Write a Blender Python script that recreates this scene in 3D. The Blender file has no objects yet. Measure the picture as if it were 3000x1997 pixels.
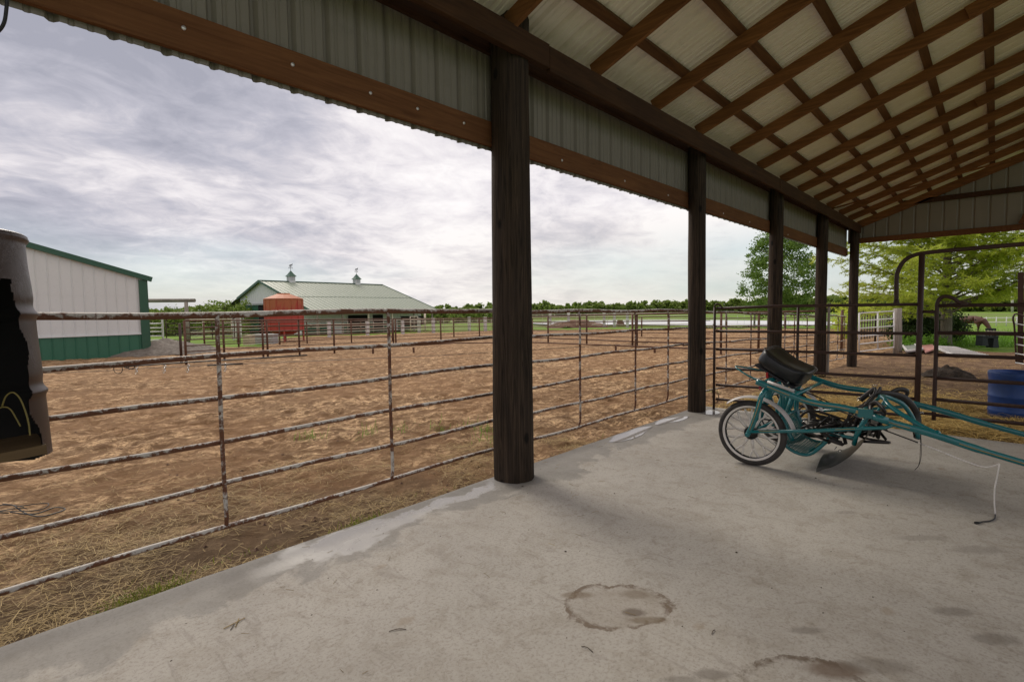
import bpy, math, random
from mathutils import Vector, Matrix, noise as mnoise
R = math.radians
SC = bpy.context.scene
COL = SC.collection
rnd = random.Random(7)

# ------------------------------------------------------------------ camera
H = 1.5
F = 1509.0
CAMM = Matrix(((0.684, 0.053, -0.727), (-0.729, 0.031, -0.684), (-0.014, 0.998, 0.060)))
_x = Vector((CAMM[0][0], CAMM[1][0], CAMM[2][0])).normalized()
_z = Vector((CAMM[0][2], CAMM[1][2], CAMM[2][2]))
_z = (_z - _x * _z.dot(_x)).normalized()
_y = _z.cross(_x)
CAMM = Matrix((_x, _y, _z)).transposed()
cam_d = bpy.data.cameras.new('camera')
cam = bpy.data.objects.new('camera', cam_d)
COL.objects.link(cam)
cam_d.sensor_width = 36
cam_d.lens = F / 3000 * 36
cam_d.clip_start = 0.05
cam_d.clip_end = 6000
cam.matrix_world = Matrix.Translation((0, 0, H)) @ CAMM.to_4x4()
SC.camera = cam

# ------------------------------------------------------------------ world
SUN_EL, SUN_AZ = R(40), R(78)      # azimuth measured from +X towards +Y
world = bpy.data.worlds.new('World')
SC.world = world
world.use_nodes = True
nt = world.node_tree
nt.nodes.clear()
def wn(t, **k):
    n = nt.nodes.new(t)
    for a, b in k.items(): setattr(n, a, b)
    return n
WL = nt.links.new
tc = wn('ShaderNodeTexCoord')
sky = wn('ShaderNodeTexSky', sky_type='NISHITA', sun_disc=False, sun_elevation=SUN_EL, sun_rotation=R(90) - SUN_AZ)
def wmath(op, a, b=None, c=None, clamp=False):
    n = wn('ShaderNodeMath', operation=op, use_clamp=clamp)
    for i, v in enumerate((a, b, c)):
        if v is None: continue
        if isinstance(v, (int, float)): n.inputs[i].default_value = v
        else: WL(v, n.inputs[i])
    return n.outputs[0]
def wramp(fac, stops):
    n = wn('ShaderNodeValToRGB')
    e = n.color_ramp.elements
    while len(e) > 1: e.remove(e[-1])
    for i, (p, c) in enumerate(stops):
        el = e[0] if i == 0 else e.new(p)
        el.position = p; el.color = (*c, 1)
    WL(fac, n.inputs[0])
    return n.outputs[0]
def wmix(fac, a, b, bt='MIX'):
    n = wn('ShaderNodeMix', data_type='RGBA', blend_type=bt)
    for s, v in ((n.inputs[0], fac), (n.inputs[6], a), (n.inputs[7], b)):
        if isinstance(v, (int, float)): s.default_value = v
        elif isinstance(v, tuple): s.default_value = (*v, 1)
        else: WL(v, s)
    return n.outputs[2]
sep = wn('ShaderNodeSeparateXYZ'); WL(tc.outputs['Generated'], sep.inputs[0])
zz = wmath('ADD', wmath('MAXIMUM', sep.outputs[2], 0.0), 0.20)
px = wmath('DIVIDE', sep.outputs[0], zz); py = wmath('DIVIDE', sep.outputs[1], zz)
comb = wn('ShaderNodeCombineXYZ'); WL(px, comb.inputs[0]); WL(py, comb.inputs[1])
mp = wn('ShaderNodeMapping'); WL(comb.outputs[0], mp.inputs[0])
mp.inputs['Rotation'].default_value = (0, 0, R(-40)); mp.inputs['Scale'].default_value = (1.05, 1.30, 1)
def wnoise(vec, sc, det, rough, dist, off=0.0):
    m2 = wn('ShaderNodeMapping'); WL(vec, m2.inputs[0]); m2.inputs['Location'].default_value = (off, off * 1.7, off * .3)
    n = wn('ShaderNodeTexNoise'); WL(m2.outputs[0], n.inputs['Vector'])
    n.inputs['Scale'].default_value = sc; n.inputs['Detail'].default_value = det
    n.inputs['Roughness'].default_value = rough; n.inputs['Distortion'].default_value = dist
    return n.outputs[0]
n1 = wnoise(mp.outputs[0], 1.0, 9, .56, .45, 3.1)
n2 = wnoise(mp.outputs[0], 3.0, 8, .60, .6, 8.4)
n3 = wnoise(mp.outputs[0], 0.38, 3, .5, .2, 1.3)
n4 = wnoise(comb.outputs[0], 5.5, 7, .65, 1.2, 2.2)
cl = wmath('ADD', wmath('ADD', wmath('MULTIPLY', n1, .46), wmath('MULTIPLY', n2, .30)), wmath('ADD', wmath('MULTIPLY', n3, .20), wmath('MULTIPLY', n4, .16)))
# bright area round the veiled sun, greyer bank low on the left
def wdot(v):
    n = wn('ShaderNodeVectorMath', operation='DOT_PRODUCT'); WL(tc.outputs['Generated'], n.inputs[0]); n.inputs[1].default_value = Vector(v).normalized()
    return n.outputs['Value']
def pdir(u, v):
    return CAMM @ Vector((u - 1500, -(v - 998.5), -F)).normalized()
gl = wmath('POWER', wmath('MAXIMUM', wdot(pdir(1300, 430)), 0.0), 9.0)
gl2 = wmath('POWER', wmath('MAXIMUM', wdot(pdir(2100, 700)), 0.0), 14.0)
gd = wmath('POWER', wmath('MAXIMUM', wdot(pdir(250, 700)), 0.0), 9.0)
cl = wmath('ADD', cl, wmath('MULTIPLY', gl, .09))
cl = wmath('ADD', cl, wmath('MULTIPLY', gl2, .085))
cl = wmath('SUBTRACT', cl, wmath('MULTIPLY', gd, .07))
ccol = wramp(cl, [(0.44, (.40, .405, .48)), (0.515, (.53, .525, .60)), (0.57, (.68, .655, .71)), (0.625, (.86, .82, .85)), (0.70, (1.03, .99, .99))])
# warm cream towards the horizon and a thin pale blue gap low on the right
hz = wramp(sep.outputs[2], [(0.0, (1, 1, 1)), (0.05, (.8, .8, .8)), (0.20, (0, 0, 0))])
cream = wmath('MULTIPLY', wmath('MULTIPLY', hz, wmath('POWER', wmath('MAXIMUM', wdot(pdir(2150, 800)), 0.0), 5.0)), .75)
ccol = wmix(cream, ccol, (.88, .83, .72))
strip = wnoise(mp.outputs[0], 0.22, 4, .5, .1, 5.0)
gap = wmath('MULTIPLY', wmath('MULTIPLY', wramp(strip, [(0.44, (0, 0, 0)), (0.56, (1, 1, 1))]), wramp(sep.outputs[2], [(0.0, (0, 0, 0)), (0.03, (1, 1, 1)), (0.11, (1, 1, 1)), (0.16, (0, 0, 0))])), .6)
skyc = wmix(1.0, sky.outputs[0], (.10, .10, .10), 'MULTIPLY')
bluec = wmix(0.55, skyc, (.55, .74, .80))
ccol = wmix(gap, ccol, bluec)
# overcast sky: the overhead part is brighter than the part near the horizon
zen = wramp(sep.outputs[2], [(0.0, (1, 1, 1)), (0.55, (1, 1, 1)), (0.8, (1.0, 1.0, 1.0))])
zg = wmath('ADD', 1.0, wmath('MULTIPLY', wmath('SMOOTH_MIN', wmath('MAXIMUM', wmath('SUBTRACT', sep.outputs[2], .52), 0.0), .35, .05), 3.2))
warm = wramp(sep.outputs[2], [(0.0, (1, 1, 1)), (0.50, (1, 1, 1)), (0.72, (1.0, .92, .80))])      # overhead sky above the view tinted to warm the light it casts
ccol = wmix(1.0, ccol, warm, 'MULTIPLY')
vm = wn('ShaderNodeVectorMath', operation='SCALE'); WL(ccol, vm.inputs[0]); WL(zg, vm.inputs['Scale'])
bg = wn('ShaderNodeBackground'); WL(vm.outputs[0], bg.inputs[0]); bg.inputs[1].default_value = 1.0
wo = wn('ShaderNodeOutputWorld'); WL(bg.outputs[0], wo.inputs[0])
WORLD_BG = bg

sd = bpy.data.lights.new('sun', 'SUN'); sd.energy = 2.1; sd.angle = R(22); sd.color = (1.0, .92, .80)
sun = bpy.data.objects.new('sun', sd); COL.objects.link(sun)
sdir = Vector((math.cos(SUN_EL) * math.cos(SUN_AZ), math.cos(SUN_EL) * math.sin(SUN_AZ), math.sin(SUN_EL)))
sun.rotation_euler = sdir.to_track_quat('Z', 'Y').to_euler()
SC.view_settings.view_transform = 'Standard'
SC.view_settings.look = 'None'
SC.view_settings.exposure = 0.0
SC.view_settings.gamma = 1.0
SC.render.engine = 'CYCLES'
SC.cycles.max_bounces = 8
SC.cycles.diffuse_bounces = 5

# ------------------------------------------------------------------ calibrated survey helpers (photo pixel -> real point)
CAM0 = Vector((0, 0, H))
def ray(u, v): return CAMM @ Vector((u - 1500.0, -(v - 998.5), -F))
def gx(u, v, x):
    d = ray(u, v); return CAM0 + d * (x / d.x)
def gy(u, v, y):
    d = ray(u, v); return CAM0 + d * (y / d.y)
def gz(u, v, z=0.0):
    d = ray(u, v); return CAM0 + d * ((z - H) / d.z)
FW = Vector((.728, .685))
def g(x, y):
    s = x * FW.x + y * FW.y
    if s < 5: return -.10
    if s < 45: return -.10 - .02 * (s - 5)
    if s < 95: return -.90 - .008 * (s - 45)
    return -1.30
def G(u, v, dz=0.0):
    d = ray(u, v); z = -.5
    for _ in range(60):
        p = CAM0 + d * ((z - H) / d.z)
        z = .5 * z + .5 * (g(p.x, p.y) + dz)
    return CAM0 + d * ((z - H) / d.z)
def at_fwd(u, v, s):
    d = ray(u, v); dd = d.x * FW.x + d.y * FW.y
    return CAM0 + d * (s / dd)

# ------------------------------------------------------------------ mesh builder
class MB:
    def __init__(self): self.v = []; self.f = []; self.s = []
    def add(self, vs, fs, smooth=False):
        b = len(self.v); self.v += [Vector(p) for p in vs]
        self.f += [tuple(b + i for i in f) for f in fs]; self.s += [smooth] * len(fs)
        return self
    def box(self, a, b):
        (x0, y0, z0), (x1, y1, z1) = a, b
        return self.add([(x0, y0, z0), (x1, y0, z0), (x1, y1, z0), (x0, y1, z0), (x0, y0, z1), (x1, y0, z1), (x1, y1, z1), (x0, y1, z1)],
                        [(3, 2, 1, 0), (4, 5, 6, 7), (0, 1, 5, 4), (1, 2, 6, 5), (2, 3, 7, 6), (3, 0, 4, 7)])
    def beam(self, p0, p1, w, h, up=(0, 0, 1)):      # w across, h along up
        p0, p1 = Vector(p0), Vector(p1); d = (p1 - p0).normalized()
        u = Vector(up); sd = d.cross(u).normalized(); u = sd.cross(d).normalized()
        vs = [p + sd * a * w / 2 + u * b * h / 2 for p in (p0, p1) for a, b in ((-1, -1), (1, -1), (1, 1), (-1, 1))]
        return self.add(vs, [(0, 1, 2, 3), (7, 6, 5, 4), (0, 4, 5, 1), (1, 5, 6, 2), (2, 6, 7, 3), (3, 7, 4, 0)])
    def tube(self, pts, r, n=10, caps=True, closed=False, flat=1.0, up=None):
        pts = [Vector(p) for p in pts]; m = len(pts)
        rs = r if isinstance(r, (list, tuple)) else [r] * m
        vs = []; prev = None
        for i, p in enumerate(pts):
            if closed: t = pts[(i + 1) % m] - pts[i - 1]
            else: t = pts[min(i + 1, m - 1)] - pts[max(i - 1, 0)]
            t = t.normalized() if t.length > 1e-9 else Vector((0, 0, 1))
            if prev is None:
                a = Vector(up) if up is not None else (Vector((0, 0, 1)) if abs(t.z) < .9 else Vector((1, 0, 0)))
            else: a = prev
            a = (a - t * a.dot(t))
            a = a.normalized() if a.length > 1e-6 else t.orthogonal().normalized()
            b = t.cross(a); prev = a
            for k in range(n):
                th = 2 * math.pi * k / n
                vs.append(p + a * (math.cos(th) * rs[i]) + b * (math.sin(th) * rs[i] * flat))
        fs = []
        for i in range(m if closed else m - 1):
            j = (i + 1) % m
            for k in range(n):
                l = (k + 1) % n
                fs.append((i * n + k, i * n + l, j * n + l, j * n + k))
        self.add(vs, fs, True)
        if caps and not closed:
            b = len(self.v) - m * n
            self.f.append(tuple(b + k for k in reversed(range(n)))); self.s.append(False)
            self.f.append(tuple(b + (m - 1) * n + k for k in range(n))); self.s.append(False)
        return self
    def lathe(self, prof, c, n=24, axis='z', smooth=True):
        c = Vector(c); vs = []
        for r, z in prof:
            for k in range(n):
                th = 2 * math.pi * k / n; a, b = r * math.cos(th), r * math.sin(th)
                vs.append(c + (Vector((a, b, z)) if axis == 'z' else Vector((z, a, b)) if axis == 'x' else Vector((a, z, b))))
        fs = [(i * n + k, i * n + (k + 1) % n, (i + 1) * n + (k + 1) % n, (i + 1) * n + k) for i in range(len(prof) - 1) for k in range(n)]
        return self.add(vs, fs, smooth)
    def prism(self, poly, ext):
        poly = [Vector(p) for p in poly]; e = Vector(ext); n = len(poly)
        return self.add(poly + [p + e for p in poly], [tuple(reversed(range(n))), tuple(range(n, 2 * n))] + [(i, (i + 1) % n, n + (i + 1) % n, n + i) for i in range(n)])
    def ribbed(self, o, U, L, V, Hf, Nn, rib=.30, w=.045, h=.02, minor=True, off=0.0):
        """ribbed metal sheet: along unit U for L metres, edges z from Hf(s)->(low, high) measured along unit V, ribs standing out along Nn"""
        o, U, V, Nn = Vector(o), Vector(U), Vector(V), Vector(Nn); prof = []
        s = -rib + off
        while s < L:
            prof += [(s, 0), (s + w * .35, h), (s + w * .65, h), (s + w, 0)]
            if minor:
                for q in (.36, .68):
                    m = s + rib * q; prof += [(m, 0), (m + .008, h * .28), (m + .022, h * .28), (m + .03, 0)]
            s += rib
        prof = [(0, 0)] + [p for p in prof if 0.0 < p[0] < L] + [(L, 0)]
        vs = []
        for a, b in prof:
            lo, hi = Hf(a)
            vs += [o + U * a + V * lo + Nn * b, o + U * a + V * hi + Nn * b]
        return self.add(vs, [(2 * i, 2 * i + 2, 2 * i + 3, 2 * i + 1) for i in range(len(prof) - 1)])
    def build(self, name, m, parent=None, loc=None, **props):
        if parent is not None:
            off = parent
            L = Vector((0, 0, 0)); q = parent
            while q is not None: L = L + q.location; q = q.parent
        else: L = Vector(loc) if loc is not None else Vector((0, 0, 0))
        me = bpy.data.meshes.new(name)
        me.from_pydata([tuple(p - L) for p in self.v], [], self.f)
        me.polygons.foreach_set('use_smooth', self.s)
        me.materials.append(m); me.update()
        o = bpy.data.objects.new(name, me); COL.objects.link(o)
        if parent is not None: o.parent = parent
        else: o.location = L
        for k, v in props.items(): o[k] = v
        return o
def thing(name, label, cat, loc, group=None):
    o = bpy.data.objects.new(name, None); COL.objects.link(o); o.location = Vector(loc)
    o.empty_display_size = .2
    o['label'] = label; o['category'] = cat
    if group: o['group'] = group
    return o
def solo(mb, name, m, label, cat, loc, group=None, kind=None):
    o = mb.build(name, m, loc=loc); o['label'] = label; o['category'] = cat
    if group: o['group'] = group
    if kind: o['kind'] = kind
    return o
def copy_tree(o, delta=None, label=None, parent=None):
    c = o.copy(); COL.objects.link(c); c.parent = parent
    if delta is not None: c.location = o.location + Vector(delta)
    if label: c['label'] = label
    for ch in list(o.children): copy_tree(ch, parent=c)
    return c
def curve(pts, n=6):                                # Catmull-Rom
    P = [Vector(p) for p in pts]; P = [P[0] * 2 - P[1]] + P + [P[-1] * 2 - P[-2]]; out = []
    for i in range(1, len(P) - 2):
        for k in range(n):
            t = k / n; a, b, c, d = P[i - 1], P[i], P[i + 1], P[i + 2]
            out.append(.5 * ((2 * b) + (c - a) * t + (2 * a - 5 * b + 4 * c - d) * t * t + (3 * b - a - 3 * c + d) * t ** 3))
    return out + [P[-2]]

# ------------------------------------------------------------------ materials
class NM:
    def __init__(self, name):
        self.m = bpy.data.materials.new(name); self.m.use_nodes = True
        self.t = self.m.node_tree; self.t.nodes.clear()
        self.out = self.n('ShaderNodeOutputMaterial'); self.b = self.n('ShaderNodeBsdfPrincipled')
        self.l(self.b.outputs[0], self.out.inputs[0]); self._tc = None; self.bump_in = None
    def n(self, t, **k):
        x = self.t.nodes.new(t)
        for a, b in k.items(): setattr(x, a, b)
        return x
    def l(self, a, b): self.t.links.new(a, b)
    def obj(self):
        if not self._tc: self._tc = self.n('ShaderNodeNewGeometry').outputs['Position']
        return self._tc
    def map(self, scale=(1, 1, 1), rot=(0, 0, 0), loc=(0, 0, 0)):
        x = self.n('ShaderNodeMapping'); self.l(self.obj(), x.inputs[0])
        x.inputs['Scale'].default_value = scale; x.inputs['Rotation'].default_value = rot; x.inputs['Location'].default_value = loc
        return x.outputs[0]
    def noise(self, scale, det=6, rough=.55, dist=0, vec=None):
        x = self.n('ShaderNodeTexNoise'); self.l(vec if vec is not None else self.obj(), x.inputs['Vector'])
        x.inputs['Scale'].default_value = scale; x.inputs['Detail'].default_value = det
        x.inputs['Roughness'].default_value = rough; x.inputs['Distortion'].default_value = dist
        return x.outputs[0]
    def vor(self, scale, vec=None, feature='F1', rand=1.0):
        x = self.n('ShaderNodeTexVoronoi', feature=feature); self.l(vec if vec is not None else self.obj(), x.inputs['Vector'])
        x.inputs['Scale'].default_value = scale; x.inputs['Randomness'].default_value = rand
        return x.outputs['Distance']
    def ramp(self, fac, stops, interp='LINEAR'):
        x = self.n('ShaderNodeValToRGB'); e = x.color_ramp.elements; x.color_ramp.interpolation = interp
        while len(e) > 1: e.remove(e[-1])
        for i, (p, c) in enumerate(stops):
            el = e[0] if i == 0 else e.new(p)
            el.position = p; el.color = (c, c, c, 1) if isinstance(c, (int, float)) else (*c, 1)
        self.l(fac, x.inputs[0]); return x.outputs[0]
    def math(self, op, a, b=None, clamp=False):
        x = self.n('ShaderNodeMath', operation=op, use_clamp=clamp)
        for i, v in enumerate((a, b)):
            if v is None: continue
            if isinstance(v, (int, float)): x.inputs[i].default_value = v
            else: self.l(v, x.inputs[i])
        return x.outputs[0]
    def mix(self, fac, a, b, bt='MIX'):
        x = self.n('ShaderNodeMix', data_type='RGBA', blend_type=bt)
        for s, v in ((x.inputs[0], fac), (x.inputs[6], a), (x.inputs[7], b)):
            if isinstance(v, (int, float)): s.default_value = v
            elif isinstance(v, tuple): s.default_value = (*v, 1)
            else: self.l(v, s)
        return x.outputs[2]
    def set(self, color=None, rough=None, metal=None, spec=None, coat=None):
        for k, v in (('Base Color', color), ('Roughness', rough), ('Metallic', metal), ('Specular IOR Level', spec), ('Coat Weight', coat)):
            if v is None: continue
            s = self.b.inputs[k]
            if isinstance(v, tuple): s.default_value = (*v, 1)
            elif isinstance(v, (int, float)): s.default_value = v
            else: self.l(v, s)
        return self
    def bump(self, h, strength=.3, dist=.01):
        x = self.n('ShaderNodeBump'); x.inputs['Strength'].default_value = strength; x.inputs['Distance'].default_value = dist
        self.l(h, x.inputs['Height'])
        if self.bump_in is not None: self.l(self.bump_in, x.inputs['Normal'])
        self.l(x.outputs[0], self.b.inputs['Normal']); self.bump_in = x.outputs[0]
        return self
    def island(self):
        return self.n('ShaderNodeNewGeometry').outputs['Random Per Island']

def simple(name, c1, c2=None, rough=.6, metal=0, scale=4, bump=0, bdist=.004, bscale=None, spec=None, lo=.35, hi=.65, coat=None):
    k = NM(name)
    if c2 is None: k.set(c1)
    else: k.set(k.mix(k.ramp(k.noise(scale, 8, .6, .3), [(lo, 0.0), (hi, 1.0)]), c1, c2))
    k.set(rough=rough, metal=metal, spec=spec, coat=coat)
    if bump: k.bump(k.noise(bscale or scale * 4, 8, .6), bump, bdist)
    return k.m

def wood(name, dark, light, axis='x', rough=.75, streak=1.0):
    k = NM(name)
    sc = {'x': (.9, 14, 14), 'y': (14, .9, 14), 'z': (14, 14, .9)}[axis]
    v = k.map(sc)
    f = k.noise(1.6 * streak, 10, .65, 1.2, v)
    col = k.mix(k.ramp(f, [(.30, 0.0), (.70, 1.0)]), dark, light)
    blot = k.ramp(k.noise(1.1, 5, .6), [(.35, 0.0), (.7, 1.0)])
    col = k.mix(k.math('MULTIPLY', blot, .45), col, tuple(c * .55 for c in dark))
    kn = k.vor(2.1, k.map({'x': (.5, 2.4, 2.4), 'y': (2.4, .5, 2.4), 'z': (2.4, 2.4, .5)}[axis]))
    col = k.mix(k.ramp(kn, [(.035, 1.0), (.07, 0.0)]), col, tuple(c * .22 for c in dark))
    k.set(col, rough=rough, spec=.25)
    k.bump(f, .5, .006)
    return k.m
# roof timber in the shed
M_raf = wood('rafter_wood', (.12, .048, .015), (.30, .130, .042), 'y')
M_pur = wood('purlin_wood', (.075, .032, .012), (.17, .078, .028), 'x')
M_eave = wood('eave_beam_wood', (.032, .013, .005), (.085, .038, .014), 'x')
M_fasc = wood('fascia_board_wood', (.11, .042, .014), (.21, .092, .034), 'x')
def post_mat():
    k = NM('weathered_pole_wood')
    v = k.map((20, 20, .8))
    f = k.noise(1.3, 12, .68, 1.6, v)
    col = k.mix(k.ramp(f, [(.32, 0.0), (.52, .5), (.70, 1.0)]), (.006, .005, .004), (.088, .060, .039))
    grey = k.ramp(k.noise(1.7, 6, .6, .5, k.map((1.5, 1.5, .6))), [(.42, 0.0), (.66, 1.0)])
    col = k.mix(k.math('MULTIPLY', grey, .5), col, (.050, .036, .028))
    crack = k.ramp(k.noise(1.0, 4, .5, .9, k.map((26, 26, .40))), [(.47, 0.0), (.5, 1.0), (.53, 0.0)])
    col = k.mix(k.math('MULTIPLY', crack, .8), col, (.008, .006, .005))
    kn = k.vor(1.0, k.map((5, 5, 2.6))); col = k.mix(k.ramp(kn, [(.10, .9), (.17, 0.0)]), col, (.006, .005, .004))
    k.set(col, rough=.85, spec=.2); k.bump(f, .8, .012); k.bump(crack, -.5, .01)
    return k.m
M_pole = post_mat()
M_polegrey = wood('grey_post_wood', (.16, .14, .12), (.42, .38, .33), 'z', .85)
M_loggrey = wood('grey_log_wood', (.13, .12, .105), (.34, .31, .27), 'x', .85)
def sheet(name, base, tint, rough=.45, streak=.35):
    k = NM(name)
    f = k.noise(1.5, 7, .6, .3, k.map((1.2, 1.2, .25)))
    d = k.noise(9, 6, .7)
    col = k.mix(k.math('MULTIPLY', k.ramp(f, [(.35, 0.0), (.75, 1.0)]), streak), base, tint)
    col = k.mix(k.math('MULTIPLY', k.ramp(d, [(.55, 0.0), (.8, 1.0)]), .25), col, tuple(c * .6 for c in tint))
    k.set(col, rough=rough, spec=.4); k.bump(k.noise(3, 3), .08, .01)
    return k.m
M_roofsheet = sheet('white_roof_sheet_underside', (.80, .75, .64), (.62, .56, .44), .30, .4)
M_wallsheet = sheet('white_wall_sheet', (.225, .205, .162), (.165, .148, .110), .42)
M_barnwhite = sheet('barn_white_sheet', (.64, .66, .67), (.55, .565, .57), .45)
M_green = sheet('barn_green_sheet', (.035, .135, .085), (.055, .17, .11), .4)
M_greenroof = sheet('barn_green_roof', (.235, .275, .215), (.30, .34, .27), .42, .6)
M_greentrim = simple('green_trim', (.022, .085, .052), rough=.4)
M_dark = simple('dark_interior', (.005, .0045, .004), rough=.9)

def rusty(name, paint, rust1, rust2, cover, scale=9, rough=.65, under=0):
    k = NM(name)
    v = k.map((1, 1, 1))
    a = k.noise(scale, 10, .72, .8, v); b = k.noise(scale * .22, 4, .6, .4)
    f = k.math('ADD', k.math('MULTIPLY', a, .55), k.math('MULTIPLY', b, .45))
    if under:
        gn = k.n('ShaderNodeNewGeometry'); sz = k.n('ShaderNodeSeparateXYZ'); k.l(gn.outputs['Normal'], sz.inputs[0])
        f = k.math('SUBTRACT', f, k.math('MULTIPLY', sz.outputs[2], under))       # less paint and more rust colour towards the lower side of the pipes
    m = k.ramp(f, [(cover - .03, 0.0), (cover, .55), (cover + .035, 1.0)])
    rc = k.mix(k.noise(scale * 2.5, 6, .7), rust1, rust2)
    pc = k.mix(k.math('MULTIPLY', k.noise(scale * .7, 5), .5), paint, tuple(c * .6 for c in paint))
    k.set(k.mix(m, pc, rc), rough=rough, spec=.35)
    k.bump(k.math('SUBTRACT', 1.0, m), .5, .002); k.bump(k.noise(90, 5, .7), .25, .001)
    return k.m
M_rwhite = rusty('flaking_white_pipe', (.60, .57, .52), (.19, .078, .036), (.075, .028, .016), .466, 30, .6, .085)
M_rust = rusty('rusty_pipe', (.15, .085, .055), (.12, .050, .025), (.06, .026, .016), .45, 12)
M_brown = rusty('brown_painted_pipe', (.050, .024, .017), (.040, .019, .013), (.070, .034, .022), .55, 7, .5)
M_cream = rusty('cream_pipe', (.62, .56, .45), (.30, .18, .09), (.16, .08, .04), .60, 3)
M_whitep = rusty('white_pipe', (.74, .73, .74), (.30, .2, .15), (.2, .13, .10), .68, 5, .5)
M_whitewood = wood('white_painted_wood', (.50, .49, .48), (.74, .73, .72), 'z', .7)
M_silo = None
def silo_mat():
    k = NM('rusted_red_tank_paint')
    f = k.noise(1.2, 8, .65, .4, k.map((2.2, 2.2, .5)))
    up = k.n('ShaderNodeSeparateXYZ'); k.l(k.obj(), up.inputs[0])
    hh = k.math('MULTIPLY', k.math('SUBTRACT', up.outputs[2], 1.3), .22)       # rust has crept down from the lid
    f2 = k.math('ADD', f, hh)
    col = k.mix(k.ramp(f2, [(.56, 0.0), (.70, .8), (.95, 1.0)]), (.36, .045, .030), (.36, .12, .045))
    col = k.mix(k.ramp(k.noise(5, 7, .7), [(.58, 0.0), (.75, 1.0)]), col, (.20, .07, .035))
    k.set(col, rough=.65); return k.m
M_silo = silo_mat()

def teal_mat():
    k = NM('teal_enamel'); k.set(k.mix(k.noise(6, 4), (.002, .125, .140), (.003, .165, .175)), rough=.22, coat=.6); return k.m
M_teal = teal_mat()
M_stripe = simple('tan_pinstripe', (.36, .26, .10), rough=.4)
M_rubber = simple('tyre_rubber', (.022, .020, .019), (.050, .043, .038), rough=.75, scale=14, bump=.3)
M_black = simple('black_vinyl', (.012, .012, .013), rough=.32, bump=.1, scale=30)
M_seatside = simple('grey_black_seat_side', (.020, .019, .023), rough=.5)
M_leather = simple('black_leather', (.011, .009, .008), (.022, .016, .013), rough=.38, scale=12, bump=.3)
M_chrome = simple('bright_metal', (.72, .71, .69), rough=.2, metal=1)
M_alu = simple('white_cast_spoke', (.74, .70, .64), rough=.35)
M_fender = simple('pale_fender', (.56, .53, .51), (.46, .43, .41), rough=.3, scale=5)
M_clearflap = simple('smoky_plastic_shield', (.014, .013, .012), (.038, .035, .032), rough=.3, scale=3)
M_red = simple('red_lens', (.42, .015, .015), rough=.2)
M_rope = simple('white_cord', (.80, .77, .73), (.70, .66, .62), rough=.9, scale=30)
M_mesh = simple('teal_coated_mesh', (.010, .12, .125), rough=.4)
M_blue = simple('blue_plastic', (.012, .065, .27), (.008, .042, .17), rough=.38, scale=3, bump=.1)
M_conc_block = simple('concrete_block', (.42, .42, .42), (.33, .33, .33), rough=.9, scale=3)
M_beige = simple('beige_block', (.58, .50, .36), (.46, .39, .28), rough=.9, scale=6)
M_fblack = simple('black_feeder_plastic', (.012, .016, .02), rough=.5)
M_galv = simple('galvanised_steel', (.46, .47, .48), (.34, .35, .36), rough=.4, metal=.6, scale=6)
M_horse = simple('chestnut_coat', (.085, .026, .010), (.05, .017, .007), rough=.6, scale=3)
M_mane = simple('dark_mane', (.06, .03, .018), rough=.7)
M_barrel = rusty('weathered_barrel_steel', (.085, .064, .064), (.060, .032, .024), (.034, .020, .016), .52, 5, .42)
M_wire = simple('black_cable', (.010, .010, .011), rough=.5)
M_yel = simple('faded_yellow_cable', (.16, .13, .03), rough=.6)
M_shelf = wood('shelf_board', (.10, .065, .03), (.19, .13, .065), 'x')
M_screw = simple('zinc_screw', (.75, .74, .72), rough=.3, metal=.7)
M_trunk = wood('bark', (.10, .085, .070), (.30, .26, .21), 'z', .9)
M_trunkd = wood('dark_bark', (.05, .04, .032), (.13, .105, .085), 'z', .9)

def leaf(name, c1, c2, trans=.35, rough=.55):
    k = NM(name)
    f = k.math('ADD', k.math('MULTIPLY', k.island(), .6), k.math('MULTIPLY', k.noise(.9, 3), .4))
    col = k.mix(f, c1, c2); k.set(col, rough=rough, spec=.25)
    tr = k.n('ShaderNodeBsdfTranslucent'); k.l(col, tr.inputs[0])
    mx = k.n('ShaderNodeMixShader'); mx.inputs[0].default_value = trans
    k.l(k.b.outputs[0], mx.inputs[1]); k.l(tr.outputs[0], mx.inputs[2]); k.l(mx.outputs[0], k.out.inputs[0])
    return k.m
M_leafA = leaf('cottonwood_leaf', (.075, .150, .022), (.190, .31, .055))
M_leafB = leaf('cypress_needle', (.36, .47, .040), (.66, .74, .12), .6)
M_leafC = leaf('woodland_leaf', (.10, .165, .030), (.24, .32, .065))
M_leafD = leaf('shrub_leaf', (.014, .030, .008), (.05, .095, .018), .25)
M_weed = leaf('weed_leaf', (.09, .21, .018), (.20, .38, .045), .4)
M_straw = leaf('straw_blade', (.13, .080, .030), (.62, .46, .19), .2, .6)
M_hay = leaf('hay_blade', (.16, .10, .030), (.92, .68, .26), .2, .6)
M_grassb = leaf('grass_blade', (.10, .125, .012), (.30, .33, .05), .35)

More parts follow.
